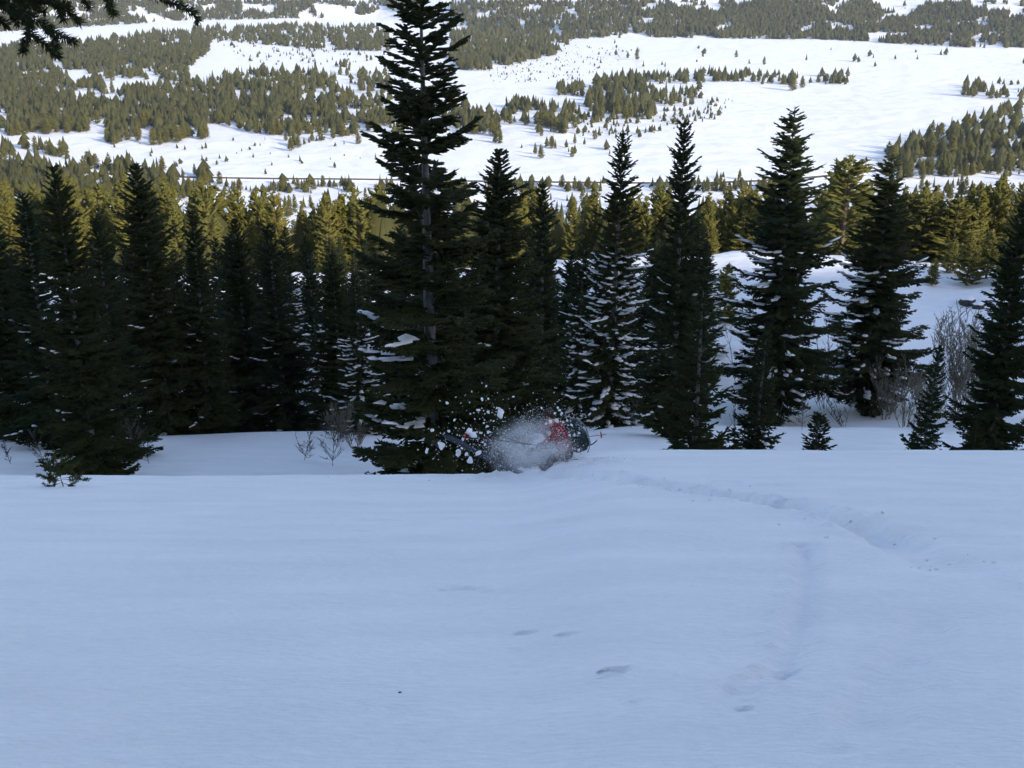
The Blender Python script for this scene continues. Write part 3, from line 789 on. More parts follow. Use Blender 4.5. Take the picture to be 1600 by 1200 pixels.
# ------------------------------------------------------------------ valley road
M_ROAD = mat_bark('wet_asphalt', (.05, .045, .042), (.12, .11, .10), .3)
rc = [-160, -80, 0, 115, 280, 420, 560, 730, 900, 1000, 1100, 1200, 1270, 1330, 1400, 1500, 1600, 1700]
rw = [252, 258, 263, 270, 278, 280, 281, 284, 286, 287, 287, 283, 278, 272, 264, 256, 247, 238]
RP = ground_at(rc, rw)[:, :2]
tt = np.linspace(0, 1, 220); k_ = np.linspace(0, 1, len(RP))
RX = np.interp(tt, k_, RP[:, 0]); RY = np.interp(tt, k_, RP[:, 1])
for _ in range(12):
    RX[1:-1] = (RX[:-2] + 2 * RX[1:-1] + RX[2:]) / 4; RY[1:-1] = (RY[:-2] + 2 * RY[1:-1] + RY[2:]) / 4
tx = np.gradient(RX); ty = np.gradient(RY); ln = np.hypot(tx, ty); nxx, nyy = -ty / ln, tx / ln
prof_r = [(-7.5, -.8), (-5.2, .75), (-4.2, .7), (-3.8, .45), (3.8, .45), (4.2, .8), (5.2, .85), (7.5, -.8)]
zc = h_base(RX, RY)
def ribbon(name, pr, mat):
    V = np.stack([np.stack([RX + o * nxx, RY + o * nyy, zc + hh_], -1) for o, hh_ in pr], 1)
    ix = np.arange(len(RX) * len(pr)).reshape(len(RX), len(pr))
    Qr = np.stack([ix[:-1, :-1], ix[:-1, 1:], ix[1:, 1:], ix[1:, :-1]], -1).reshape(-1, 4)
    return np_mesh(name, V.reshape(-1, 3), quads=Qr, mat=mat, smooth=False)
road = link('road', ribbon('road', prof_r[3:5], M_ROAD)); tag(road, 'thin dark valley road ploughed through the snow', None, None, 'structure')
bk1 = link('snow_bank', ribbon('bank_near', prof_r[:4], M_SNOW)); tag(bk1, 'low ploughed snow bank along the near side of the valley road', None, None, 'structure')
bk2 = link('snow_bank', ribbon('bank_far', prof_r[4:], M_SNOW)); tag(bk2, 'low ploughed snow bank along the far side of the valley road', None, None, 'structure')

# ------------------------------------------------------------------ bare saplings and bushes
def sapling_geo(seed, H, stems=1, spread=.25, nbr=12, r0=.012, ang=45, bl=.38, lean=0.0, sub=5, rmin=.0035):
    rng = np.random.RandomState(seed); P0 = []; P1 = []; RR = []
    for s_ in range(stems):
        a = rng.uniform(0, 6.28); hh = H * (rng.uniform(.65, 1.0) if s_ else 1.0)
        off = np.array([math.cos(a), math.sin(a), 0]) * (0 if stems == 1 else rng.uniform(.02, .10) * H)
        dv = np.array([math.cos(a) * spread * rng.uniform(.2, 1) * (stems > 1) + lean, math.sin(a) * spread * (stems > 1), 1.0]); dv /= np.linalg.norm(dv)
        pts = [off + np.array([0, 0, -.15])]; n = 6
        for i in range(n):
            dv = dv + rng.normal(0, .07, 3); dv /= np.linalg.norm(dv); pts.append(pts[-1] + dv * (hh + .15) / n)
        for i in range(n):
            P0.append(pts[i]); P1.append(pts[i] + (pts[i + 1] - pts[i]) * 1.6); RR.append(r0 * (1.1 - .8 * i / n) * 1.4)
        for b in range(nbr):
            f = rng.uniform(.18, .97); i = min(n - 1, int(f * n)); p = pts[i] + (pts[i + 1] - pts[i]) * (f * n - i)
            az = rng.uniform(0, 6.28); el = math.radians(rng.uniform(ang - 15, ang + 18)); L = hh * bl * (1.15 - f * .85) * rng.uniform(.5, 1.2)
            d = np.array([math.cos(az) * math.cos(el), math.sin(az) * math.cos(el), math.sin(el)])
            m = p + d * L * .5; e = m + (d + np.array([0, 0, .35]) + rng.normal(0, .12, 3)) * L * .5
            P0 += [p, m]; P1 += [p + d * L * .75, e]; RR += [r0 * .5, r0 * .36]
            for q in range(sub):
                ff = rng.uniform(.25, 1.0); b0 = p + (e - p) * ff; az2 = rng.uniform(0, 6.28)
                d2 = d + .8 * np.array([math.cos(az2), math.sin(az2), rng.uniform(0, .9)]); d2 /= np.linalg.norm(d2)
                P0.append(b0); P1.append(b0 + d2 * L * rng.uniform(.2, .45)); RR.append(r0 * .27)
    return spindles(P0, P1, np.maximum(RR, rmin), 1.0, .12)
def shrub(name, c, r, hpx, lab, cat, seed, mat=M_TWIG, yd=None, **kw):
    g = ground_at([c], [r])[0] if yd is None else None
    if g is None:
        t = at_depth(c, r, yd); g = np.array([t[0], yd, float(h_base(t[0], yd))])
    H = hpx / FPX * np.hypot(g[1], g[2])
    V, Qd, T = sapling_geo(seed, H, rmin=.00030 * np.hypot(g[1], g[2]), **kw)
    o = link(name, np_mesh(name, V, Qd, T, mat), None, g)
    tag(o, lab, cat, 'bare leafless growth at the snow edge')
M_TWIG2 = mat_bark('pale_twigs', (.10, .085, .06), (.20, .17, .12), 14.0)
S1 = dict(nbr=16, r0=.016, ang=42, sub=6)
shrub('bare_sapling', 70, 727, 62, 'thin bare sapling at the left beside the twin spired fir', 'sapling', 1, **S1)
shrub('bare_sapling', 17, 725, 42, 'short bare sapling nearest the left frame edge', 'sapling', 2, **S1)
shrub('bare_sapling', 216, 728, 95, 'bare sapling with a straight dark stem right of the twin spired fir', 'sapling', 3, **S1)
shrub('bare_sapling', 233, 725, 48, 'small bare twig right of the straight stemmed sapling', 'sapling', 4, **S1)
shrub('bare_sapling', 475, 719, 55, 'low wide bare sapling on the snow left of the tallest fir', 'sapling', 5, nbr=20, r0=.018, ang=28, bl=.55, sub=6)
shrub('bare_sapling', 520, 728, 75, 'bare sapling with fan of branches nearest the skirt of the tallest fir', 'sapling', 6, nbr=22, r0=.02, ang=32, bl=.5, sub=6)
shrub('bare_sapling', 985, 668, 46, 'bare sapling on the snow right of the skier', 'sapling', 7, nbr=18, r0=.02, ang=30, bl=.5)
shrub('bare_sapling', 1253, 671, 48, 'low spreading sapling behind the tiny seedling', 'sapling', 8, nbr=18, r0=.02, ang=30, bl=.55)
shrub('bare_bush', 1318, 666, 50, 'slanting bare bush in front of the big black fir', 'bush', 9, stems=6, spread=.8, nbr=5, r0=.02, lean=-.4)
shrub('bare_sapling', 1360, 656, 30, 'small bare shoot at the foot of the big black fir', 'sapling', 10, nbr=10, r0=.018)
shrub('bare_bush', 1413, 667, 115, 'pale fan shaped bare bush left of the young fir', 'bush', 11, M_TWIG2, stems=15, spread=.42, nbr=8, r0=.02, ang=55, sub=3)
for i_, (c, r, hp_, st) in enumerate([(1478, 640, 150, 5), (1498, 648, 120, 6), (1522, 652, 165, 7), (1545, 640, 150, 5), (1390, 640, 95, 4), (1440, 648, 80, 5)]):
    shrub('bare_bush', c, r, hp_, ['tall grey bare bush behind the young fir', 'shorter grey bush between two tall grey bushes', 'tallest grey bare bush left of the edge fir', 'grey bare bush against the edge fir', 'thin grey bush under the boughs of the big black fir', 'low grey bush beside the pale fan shaped bush'][i_], 'bush', 20 + i_, M_TWIG2, stems=st, spread=.40, nbr=18, r0=.026, ang=55, sub=7)
for i_, (c, r, hp_) in enumerate([(1264, 606, 130), (1278, 608, 120), (1291, 612, 125), (1301, 616, 110), (1314, 612, 100), (1150, 628, 130), (1163, 640, 110), (1148, 690, 70), (1230, 640, 80)]):
    shrub('bare_aspen', c, r, hp_, ['leftmost of the dark aspen stems under the big firs', 'second dark aspen stem from the left under the big firs', 'middle dark aspen stem between the big firs', 'fourth dark aspen stem between the big firs', 'rightmost of the dark aspen stems under the big black fir', 'bare aspen right of the narrow green fir', 'bare aspen between the narrow green fir and young fir', 'small bare shoot at the foot of the narrow green fir', 'bare aspen hidden behind the young fir'][i_], 'aspen', 40 + i_, nbr=9, r0=.06 if i_ < 5 else .04, ang=60, bl=.25, sub=3)

for i_, (c, r, hp_, st, lab) in enumerate([(1172, 632, 90, 8, 'pale thicket right of the narrow green fir'), (1225, 655, 70, 7, 'pale thicket left of the slanting bare bush'), (1290, 640, 85, 9, 'pale thicket between the two big firs'), (1382, 655, 100, 10, 'pale thicket at the right foot of the big black fir'),
                                           (1448, 662, 95, 9, 'pale thicket just left of the young fir'), (1508, 668, 90, 9, 'pale thicket just right of the young fir'), (1005, 655, 60, 8, 'pale thicket right of the skier under the snowy fir'), (955, 650, 45, 7, 'low pale brush between skier and snowy fir'),
                                           (530, 690, 80, 8, 'brown brush left of the skirt of the tallest fir'), (555, 700, 60, 8, 'brown brush touching the skirt of the tallest fir'), (1535, 600, 110, 9, 'pale thicket high on the slope beside the edge fir'), (1495, 585, 110, 8, 'pale thicket below the dark boulder')]):
    shrub('bare_bush', c, r, hp_, lab, 'bush', 80 + i_, M_TWIG2, stems=st, spread=.5, nbr=14, r0=.018, ang=52, sub=5)

# ------------------------------------------------------------------ little bushy pine on the near slope
M_LITTLE = mat_needles('little_pine_needles', (.045, .060, .018), (.085, .085, .026), (.06, .07, .02), scale=9.0)
def brush(rng, a, b, n, ln, r, P0, P1, RR, fwd=.8):
    d = b - a; L = np.linalg.norm(d); u = d / (L + 1e-9)
    for i in range(n):
        p = a + d * rng.uniform(.0, 1.0); v = rng.normal(size=3); v -= u * (v @ u); v /= np.linalg.norm(v) + 1e-9
        P0.append(p); P1.append(p + (v + u * fwd * rng.uniform(.5, 1.2)) * ln * rng.uniform(.6, 1.1)); RR.append(r)
g = ground_at([100], [760])[0]
rg = np.random.RandomState(5); P0 = []; P1 = []; RR = []; W0 = []; W1 = []; WR = []
u_ = 1.22 * np.hypot(g[1], g[2]) / FPX
def lp(dx, dy, oz=0): return np.array([dx * u_, oz, dy * u_])
stem = [lp(0, -4), lp(-3, 14), lp(-5, 30), lp(-6, 50)]
for a_, b_ in zip(stem[:-1], stem[1:]): W0.append(a_); W1.append(a_ + (b_ - a_) * 1.4); WR.append(.014)
for (p, q, z_) in [((-2, 8), (-30, 20), -.1), ((-2, 8), (-28, 8), .12), ((-2, 12), (28, 18), -.1), ((-1, 10), (34, 8), .05), ((-3, 16), (20, 30), .12), ((-3, 18), (-22, 30), .0), ((-2, 6), (24, 3), -.18), ((-2, 6), (-20, 2), -.15), ((-4, 28), (10, 40), 0), ((-4, 28), (-18, 38), .05), ((-3, 20), (6, 26), -.22), ((-3, 12), (-10, 16), -.25)]:
    a_ = lp(*p); b_ = lp(*q, z_); W0.append(a_); W1.append(b_); WR.append(.008)
    brush(rg, a_ + (b_ - a_) * .35, b_, 80, .055, .0055, P0, P1, RR)
    for k in range(3):
        c_ = a_ + (b_ - a_) * rg.uniform(.4, .9); e_ = c_ + np.array([rg.uniform(-.12, .12), rg.uniform(-.12, .12), rg.uniform(.03, .12)]); brush(rg, c_, e_, 45, .05, .0055, P0, P1, RR)
brush(rg, stem[1], stem[3], 120, .06, .006, P0, P1, RR)
lo = link('little_pine', None, None, g); tag(lo, 'little lopsided bushy pine poking through the near snow', 'pine tree')
V, Qd, T = spindles(W0, W1, WR, 1.0, .3); link('trunk', np_mesh('little_trunk', V, Qd, T, M_BARK2), lo)
V, Qd, T = spindles(P0, P1, RR, 1.0, .4); link('crown', np_mesh('little_crown', V, Qd, T, M_LITTLE), lo)

# ------------------------------------------------------------------ boulder on the bench
M_ROCK = mat_bark('dark_rock', (.02, .018, .016), (.07, .06, .05), 3.0)
rg = np.random.RandomState(8)
for (c, r, wpx, lab) in [(1512, 476, 13, 'dark boulder with a sunlit snow cap on the bench'), (1529, 482, 10, 'smaller dark boulder leaning against the snow capped one')]:
    g = ground_at([c], [r])[0]; u_ = np.hypot(g[1], g[2]) / FPX; w = wpx * u_
    v = ICO2_V * (1 + .35 * (rg.rand(len(ICO2_V), 1) - .5)) * np.array([w, w * .8, w * .75])
    o = link('boulder', np_mesh('boulder', v, tris=ICO2_F, mat=M_ROCK), None, (g[0], g[1], g[2] + w * .25)); tag(o, lab, 'boulder')
    m_ = ICO2_V[:, 2] > .15
    v2 = v * 1.06; v2[:, 2] = np.where(m_, v[:, 2] + w * .12, v[:, 2] * .0 + w * .05); v2[:, 0] -= w * .15
    link('snow_cap', np_mesh('snow_cap', v2, tris=ICO2_F[m_[ICO2_F].all(1)], mat=M_SNOW, smooth=True), o)

# ------------------------------------------------------------------ fir overhanging the top corner
rg = np.random.RandomState(14)
tg = np.array([-4.3, 5.2]); tz = float(h_base(tg[0], tg[1]))
P0 = []; P1 = []; RR = []; W0 = []; W1 = []; WR = []
TW = [[(-120, -60), (-20, 5), (50, 28), (42, 58), (36, 82)], [(10, 5), (70, 38), (98, 58), (118, 66)], [(42, 48), (66, 66), (92, 90)], [(20, -25), (80, 0), (112, 20), (126, 36)], [(-40, -10), (10, 10), (28, 36)], [(50, -25), (90, 10), (100, 30)],
      [(100, -45), (240, -8), (275, 6), (299, 17), (311, 34)], [(130, -40), (166, -4), (178, 24)], [(-60, 10), (-10, 24), (14, 40)], [(0, -20), (40, 8), (70, 18)], [(-30, -30), (30, -5), (60, 6)], [(60, -30), (130, -8), (140, 12)], [(70, 38), (84, 62), (88, 78)], [(-20, -10), (60, 0), (110, 8)], [(-50, -20), (5, 0), (48, 40)]]
for w in TW:
    dd = rg.uniform(-.18, .18)
    pts = [at_depth(c, r, 4.2 + dd + .04 * i) for i, (c, r) in enumerate(w)]
    for a_, b_ in zip(pts[:-1], pts[1:]):
        W0.append(a_); W1.append(a_ + (b_ - a_) * 1.25); WR.append(.0045)
        brush(rg, a_, b_, int(np.linalg.norm(b_ - a_) * 1300), .030, .0028, P0, P1, RR, .7)
root = at_depth(-20, 5, 4.2); tr = np.array([tg[0], tg[1], root[2] + .25])
fo = link('fir_tree', None, None, (tg[0], tg[1], tz)); tag(fo, 'near fir whose needled boughs hang into the top corner', 'fir tree')
org = np.array([tg[0], tg[1], tz])
tv, tq = tube([(0, 0, -.5), (0, 0, 3), (.05, 0, 6), (.05, .05, 10)], [.19, .16, .12, .03], 12)
link('trunk', np_mesh('corner_trunk', tv, quads=tq, mat=M_BARK, smooth=True), fo)
for a_, b_, ra, rb in [(tr, root, .03, .012), (tr, at_depth(100, -45, 4.25), .03, .009), (tr, at_depth(0, -30, 4.2), .03, .009)]:
    mid = (a_ + b_) / 2 + np.array([0, 0, .06])
    tv, tq = tube([a_ - org, mid - org, b_ - org], [ra, (ra + rb) / 2, rb], 7); link('branch', np_mesh('corner_branch', tv, quads=tq, mat=M_BARK, smooth=True), fo)
V, Qd, T = spindles(W0, W1, WR, 1.0, .3); link('twigs', np_mesh('corner_twigs', V - org, Qd, T, M_BARK), fo)['kind'] = 'stuff'
V, Qd, T = spindles(P0, P1, RR, 1.0, .35); link('needles', np_mesh('corner_needles', V - org, Qd, T, M_FIR), fo)
gq = fir_geo(seed=44, H=11, R=2.2, clear=.44, whorl=.5, nb=6, tw=.2, r=.045)
mq = np_mesh('corner_crown', gq[0][0], gq[0][1], gq[0][2], M_FIR); link('crown', mq, fo)

# ------------------------------------------------------------------ the tumbling skier
OY = float(CRATER[1]) - .05
PPM = FPX / project(CRATER)[2]
def S(c, r, dy=0.0): return at_depth(c, r, OY + dy)
ORG = np.array(CRATER)
M_JACKET = mat_cloth('red_jacket', (.26, .013, .022), .3)
M_TROUS = mat_cloth('dark_trousers', (.02, .022, .03), .3)
M_SKIN = mat_cloth('skin', (.50, .28, .20), .08, .5)
M_HAT = mat_cloth('brown_hat', (.035, .018, .014), .3)
M_GLOVE = mat_cloth('black_gloves', (.015, .015, .017), .3)
M_BOOT = mat_cloth('ski_boot', (.05, .05, .06), .2, .35)
M_PACK = mat_cloth('green_pack', (.010, .024, .022), .35, .65)
M_PACKG = mat_cloth('grey_piping', (.22, .25, .29), .15)
M_SKI = mat_cloth('ski_base', (.018, .024, .045), .15, .3, 6.0, .5)
M_SKIT = mat_cloth('ski_edge', (.25, .26, .28), .1, .3)
M_POLE = mat_cloth('pole_shaft', (.10, .03, .03), .2, .3)
M_RED = mat_cloth('red_plastic', (.42, .012, .02), .15, .4)

J = {'pelvis': (S(888, 710, 0), .19), 'spine': (S(880, 694, 0), .20), 'chest': (S(872, 674, 0), .22), 'neck': (S(864, 659, -.02), .085), 'head': (S(858, 649, -.03), .105), 'crown': (S(853, 641, -.03), .085),
     'shn': (S(876, 668, -.19), .10), 'eln': (S(862, 684, -.28), .065), 'wrn': (S(848, 694, -.26), .047), 'han': (S(842, 696, -.26), .05),
     'shf': (S(868, 664, .19), .10), 'elf': (S(846, 668, .30), .062), 'wrf': (S(856, 685, .26), .045), 'haf': (S(861, 690, .25), .05),
     'hin': (S(889, 711, -.12), .13), 'knn': (S(862, 716, -.20), .10), 'ann': (S(852, 738, -.16), .07), 'ton': (S(836, 738, -.17), .05),
     'hif': (S(886, 710, .12), .13), 'knf': (S(855, 718, .17), .10), 'anf': (S(842, 738, .16), .06), 'tof': (S(828, 742, .16), .05)}
EDG = [('pelvis', 'spine'), ('spine', 'chest'), ('chest', 'neck'), ('neck', 'head'), ('head', 'crown'), ('chest', 'shn'), ('shn', 'eln'), ('eln', 'wrn'), ('wrn', 'han'), ('chest', 'shf'), ('shf', 'elf'), ('elf', 'wrf'), ('wrf', 'haf'),
       ('pelvis', 'hin'), ('hin', 'knn'), ('knn', 'ann'), ('ann', 'ton'), ('pelvis', 'hif'), ('hif', 'knf'), ('knf', 'anf'), ('anf', 'tof')]
keys = list(J)
ED = [(keys.index(a), keys.index(b)) for a, b in EDG]; RAD = [J[k][1] for k in keys]; PTS = [J[k][0] - ORG for k in keys]
# five separate bent fingers on each hand, rooted inside the palm and closed round the pole grip
for hk, wk, ax in (('han', 'wrn', 1), ('haf', 'wrf', -1)):
    pa = J[hk][0] - ORG; fw = pa - (J[wk][0] - ORG); fw /= np.linalg.norm(fw); sd = np.array([0, 1.0, 0]); up = np.cross(sd, fw)
    for f in range(5):
        ln_ = [.045, .065, .07, .065, .05][f]
        if f == 0: st = pa + up * .03 - fw * .01; d1 = up * .7 + fw * .5; d2 = fw * .6 - up * .2 + sd * .5 * ax
        else: st = pa + sd * (f - 2.5) * .021 + fw * .02; d1 = fw * .9 - up * .15; d2 = -up * .9 + fw * .1
        b = len(PTS); PTS += [st, st + d1 * ln_ * .6, st + d1 * ln_ * .6 + d2 * ln_ * .6]; RAD += [.011, .010, .0085]
        ED += [(keys.index(hk), b), (b, b + 1), (b + 1, b + 2)]
me = bpy.data.meshes.new('person_cage'); me.from_pydata([tuple(p) for p in PTS], ED, [])
cage = link('person_cage', me)
md = cage.modifiers.new('skin', 'SKIN'); md.use_smooth_shade = True
for i, r_ in enumerate(RAD):
    me.skin_vertices[0].data[i].radius = (r_, r_); me.skin_vertices[0].data[i].use_root = (i == 0)
sb = cage.modifiers.new('sub', 'SUBSURF'); sb.levels = sb.render_levels = 2
dg = bpy.context.evaluated_depsgraph_get(); dg.update()
body = bpy.data.meshes.new_from_object(cage.evaluated_get(dg)); bpy.data.objects.remove(cage); body.name = 'person'
for m_ in (M_JACKET, M_TROUS, M_SKIN, M_GLOVE, M_BOOT): body.materials.append(m_)
def seg_d(p, a, b):
    v = b - a; t = max(0, min(1, (p - a) @ v / (v @ v))); return np.linalg.norm(p - a - t * v)
MATOF = {'crown': 2, 'head': 2, 'neck': 2, 'pelvis': 1, 'hin': 1, 'hif': 1, 'knn': 1, 'knf': 1, 'ann': 4, 'anf': 4, 'ton': 4, 'tof': 4, 'han': 3, 'haf': 3, 'wrn': 0, 'wrf': 0}
KP = np.array(PTS); KM = [MATOF.get(keys[i], 0) if i < len(keys) else 3 for i in range(len(PTS))]
for p in body.polygons:
    c = np.array(p.center); i = int(np.argmin(np.linalg.norm(KP - c, axis=1) / np.maximum(np.array(RAD), .03))); p.material_index = KM[i]; p.use_smooth = True
person = link('person', body, None, ORG)
tag(person, 'skier in a red jacket tumbling forward in a burst of snow', 'person')
def lump(c, ax, sz, mat, name, parent, rough=.0, seed=0, org=ORG, power=None):
    """rounded body: centre, three axis vectors, half sizes"""
    rg = np.random.RandomState(seed); v = ICO2_V.copy()
    if power:
        v = np.sign(v) * np.abs(v) ** power
    v = v * (1 + rough * (rg.rand(len(v), 1) - .5))
    A = np.array(ax); w = c - org + (v * np.array(sz)) @ A
    return link(name, np_mesh(name, w, tris=ICO2_F, mat=mat, smooth=True), parent)
hc = J['head'][0]; hu = J['crown'][0] - J['neck'][0]; hu /= np.linalg.norm(hu); yv = np.array([0, 1.0, 0]); hf = np.cross(yv, hu); hf /= np.linalg.norm(hf)
if hf[0] > 0: hf = -hf
lump(hc + hu * .045 + hf * .0, (hf, yv, hu), (.128, .118, .105), M_HAT, 'hat', person, .08, 1)
lump(hc - hu * .005 - hf * .055, (hf, yv, hu), (.085, .122, .105), M_HAT, 'hair', person, .15, 4)
gg = lump(hc + hf * .085 + hu * .015, (hf, yv, hu), (.025, .075, .038), M_GLOVE, 'goggles', person, .0, 2)
lump(hc + hf * .105 - hu * .03, (hf, yv, hu), (.022, .016, .022), M_SKIN, 'nose', person, .0, 3)
lump(J['neck'][0], (hf, yv, hu), (.095, .10, .06), M_JACKET, 'collar', person, .15, 5)

# backpack on the skier's back
ta = S(880, 664) - S(898, 712); ta /= np.linalg.norm(ta); to = np.cross(ta, yv); to /= np.linalg.norm(to)
if to[0] < 0: to = -to
pc = S(901, 683)
bp = link('backpack', None, None, pc); tag(bp, 'bulging dark green backpack on the back of the skier', 'backpack')
B3 = (to, yv, ta)
lump(pc, B3, (.20, .19, .32), M_PACK, 'pack_body', bp, .05, 6, pc, .6)
lump(pc + ta * .30 - to * .02, B3, (.17, .17, .09), M_PACK, 'top_lid', bp, .06, 7, pc, .7)
lump(pc + to * .16 - ta * .08, B3, (.08, .13, .17), M_PACK, 'front_pocket', bp, .05, 8, pc, .6)
for dy in (-.15, .12):
    th = np.linspace(-1.15, 1.25, 12)
    tv, tq = tube([to * (.215 * math.cos(t) + .02) + ta * .36 * math.sin(t) + yv * dy for t in th], [.011] * 12, 6); link('piping', np_mesh('piping', tv, quads=tq, mat=M_PACKG, smooth=True), bp)
for dy in (-.11, .11):
    tv, tq = tube([ta * .27 - to * .1 + yv * dy, ta * .33 - to * .3 + yv * dy, ta * .15 - to * .42 + yv * dy, -ta * .15 - to * .3 + yv * dy], [.022] * 4, 6); link('shoulder_strap', np_mesh('shoulder_strap', tv, quads=tq, mat=M_GLOVE, smooth=True), bp)
tv, tq = tube([S(920, 696) - pc, S(926, 694) - pc, S(931, 690) - pc, S(933, 687) - pc], [.014, .013, .012, .008], 6); link('loose_strap', np_mesh('loose_strap', tv, quads=tq, mat=M_GLOVE, smooth=True), bp)

def pole(a, b, bt, lab):
    o = link('ski_pole', None, None, a); tag(o, lab, 'ski pole')
    tv, tq = tube([a - a, (b - a) * .5, b - a], [.009, .008, .005], 8); link('shaft', np_mesh('shaft', tv, quads=tq, mat=M_POLE, smooth=True), o)
    d = (b - a) / np.linalg.norm(b - a)
    tv, tq = tube([d * -.10, d * -.02, d * .06], [.019, .016, .014], 8); link('grip', np_mesh('grip', tv, quads=tq, mat=M_GLOVE, smooth=True), o)
    c = (b - a) * bt; e1 = np.cross(d, (0, 1, 0)); e1 /= np.linalg.norm(e1); e2 = np.cross(d, e1); V = []; F = []
    for k_, (rr_, hh_) in enumerate([(.012, .02), (.045, .012), (.062, .0), (.06, -.012), (.012, -.008)]):
        for j in range(10):
            t = j * .6283; q = rr_ * (1 + .18 * (j % 2)); V.append(c + d * hh_ + e1 * q * math.cos(t) + e2 * q * math.sin(t))
    for k_ in range(4):
        for j in range(10): F.append((k_ * 10 + j, k_ * 10 + (j + 1) % 10, k_ * 10 + 10 + (j + 1) % 10, k_ * 10 + 10 + j))
    link('basket', np_mesh('basket', np.array(V), quads=np.array(F), mat=M_RED), o)
pole(J['haf'][0], S(948, 678.5, .20), .90, 'ski pole with red basket sticking out behind the backpack')
pole(J['han'][0], S(718, 680, -.32), .93, 'ski pole with red basket thrust ahead over the ski')

def ski(a, b, nrm, lab, tipup=.14):
    o = link('ski', None, None, a); tag(o, lab, 'ski')
    d = b - a; L = np.linalg.norm(d); d = d / L; nrm = nrm - d * (nrm @ d); nrm /= np.linalg.norm(nrm); w = np.cross(nrm, d)
    def strip(off, th, ws):
        V = []; F = []; n = 28
        for i in range(n + 1):
            t = i / n; hw = (.046 + .012 * (2 * t - 1) ** 2) * ws
            if t < .07: hw *= math.sqrt(max(0.02, 1 - ((.07 - t) / .07) ** 2))
            if t > .97: hw *= .8
            z = tipup * max(0, (.16 - t) / .16) ** 2 + .012 * math.sin(math.pi * t)
            c = d * L * t - nrm * z
            for sx, sz in ((-1, 0), (1, 0), (1, 1), (-1, 1)): V.append(c + w * hw * sx + nrm * (off + th * sz))
        for i in range(n):
            for j in range(4): F.append((i * 4 + j, i * 4 + (j + 1) % 4, i * 4 + 4 + (j + 1) % 4, i * 4 + 4 + j))
        F.append((0, 3, 2, 1)); F.append((n * 4, n * 4 + 1, n * 4 + 2, n * 4 + 3))
        return np.array(V), np.array(F)
    V, F = strip(0, .012, 1.0); link('ski_base', np_mesh('ski_base', V, quads=F, mat=M_SKI), o)
    V, F = strip(-.004, .0035, 1.04); link('steel_edge', np_mesh('steel_edge', V, quads=F, mat=M_SKIT), o)
    c = d * L * .52 - nrm * .03
    tv, tq = tube([c - d * .17, c + d * .17], [.03, .03], 8); link('binding', np_mesh('binding', tv, quads=tq, mat=M_BOOT), o)
tocam = np.array([0, -1.0, .45])
ski(S(694, 679, -.05), S(826, 746, -.05), tocam + np.array([.2, 0, .4]), 'dark blue ski kicked up in front of the dark tree skirt', .06)
ski(S(905, 718, .05), S(795, 748, .05), np.array([.1, -.4, 1.0]), 'ski half buried with its tail poking out below the backpack', .03)

# ------------------------------------------------------------------ flying snow
rg = np.random.RandomState(21)
CLV = []
for i in range(5):
    v = ICO2_V * (1 + .55 * (rg.rand(len(ICO2_V), 1) - .5)); v += .22 * np.sin(ICO2_V * 2.7 + i)[:, [1, 2, 0]]
    CLV.append(np_mesh('snow_clump', v, tris=ICO2_F, mat=M_SNOW, smooth=True))
CH = [(498, 17, 9), (192, 147, 11), (467, 118, 12), (515, 116, 7), (437, 205, 12), (610, 232, 24), (250, 282, 8), (75, 360, 12), (207, 368, 9), (262, 345, 6), (515, 220, 11), (505, 332, 10), (518, 377, 11), (455, 382, 12), (400, 398, 23), (365, 370, 25), (315, 432, 13), (150, 483, 31), (35, 520, 16), (283, 537, 27),
      (437, 540, 19), (343, 550, 11), (370, 595, 22), (307, 502, 8), (1048, 288, 17), (1058, 185, 9), (1070, 205, 9), (1090, 230, 9), (1000, 295, 12), (1035, 228, 8), (930, 187, 7), (1165, 320, 10), (1222, 385, 9), (1188, 400, 9), (1150, 400, 8), (1130, 285, 8), (1222, 515, 11), (385, 60, 5), (300, 150, 5), (710, 100, 7), (598, 190, 9), (583, 187, 7), (480, 305, 7), (555, 290, 6), (965, 310, 9), (1100, 300, 9), (470, 455, 8), (490, 470, 9)]
BIGL = {483: 'largest flying snow clump left of the kicked up ski', 537: 'wide snow clump flying below the middle of the ski', 232: 'lone snow clump flying highest toward the skier', 370: 'long snow clump flying just above the red basket', 398: 'round snow clump flying right of the red basket', 595: 'ragged snow clump low under the ski', 288: 'snow clump flying in front of the red jacket', 520: 'snow clump flying farthest from the skier low at the left'}
for i, (cx, cy, sz) in enumerate(CH):
    p = S(660 + cx / 5, 600 + cy / 5, rg.uniform(-.7, -.3) if cx > 850 else rg.uniform(-.6, .3)); rad = sz / 5 / PPM
    o = link('snow_clump', CLV[i % 5], None, p); o.scale = (rad * rg.uniform(.8, 1.2), rad * rg.uniform(.8, 1.2), rad * rg.uniform(.75, 1.2))
    o.rotation_euler = tuple(rg.uniform(0, 6.28, 3))
    lab = BIGL.get(cy) if sz > 15 else None
    if lab is None: lab = 'small white snow clump flying over the red jacket and backpack' if cx > 850 else 'small white snow clump flying before the dark skirt of the tallest fir'
    tag(o, lab, 'snow clump', 'flying snow clumps by the backpack' if cx > 850 else 'flying snow clumps by the ski')
TET = np.array([(1, 1, 1), (1, -1, -1), (-1, 1, -1), (-1, -1, 1)], float) / 1.73; TF = np.array([(0, 1, 2), (0, 3, 1), (0, 2, 3), (1, 3, 2)])
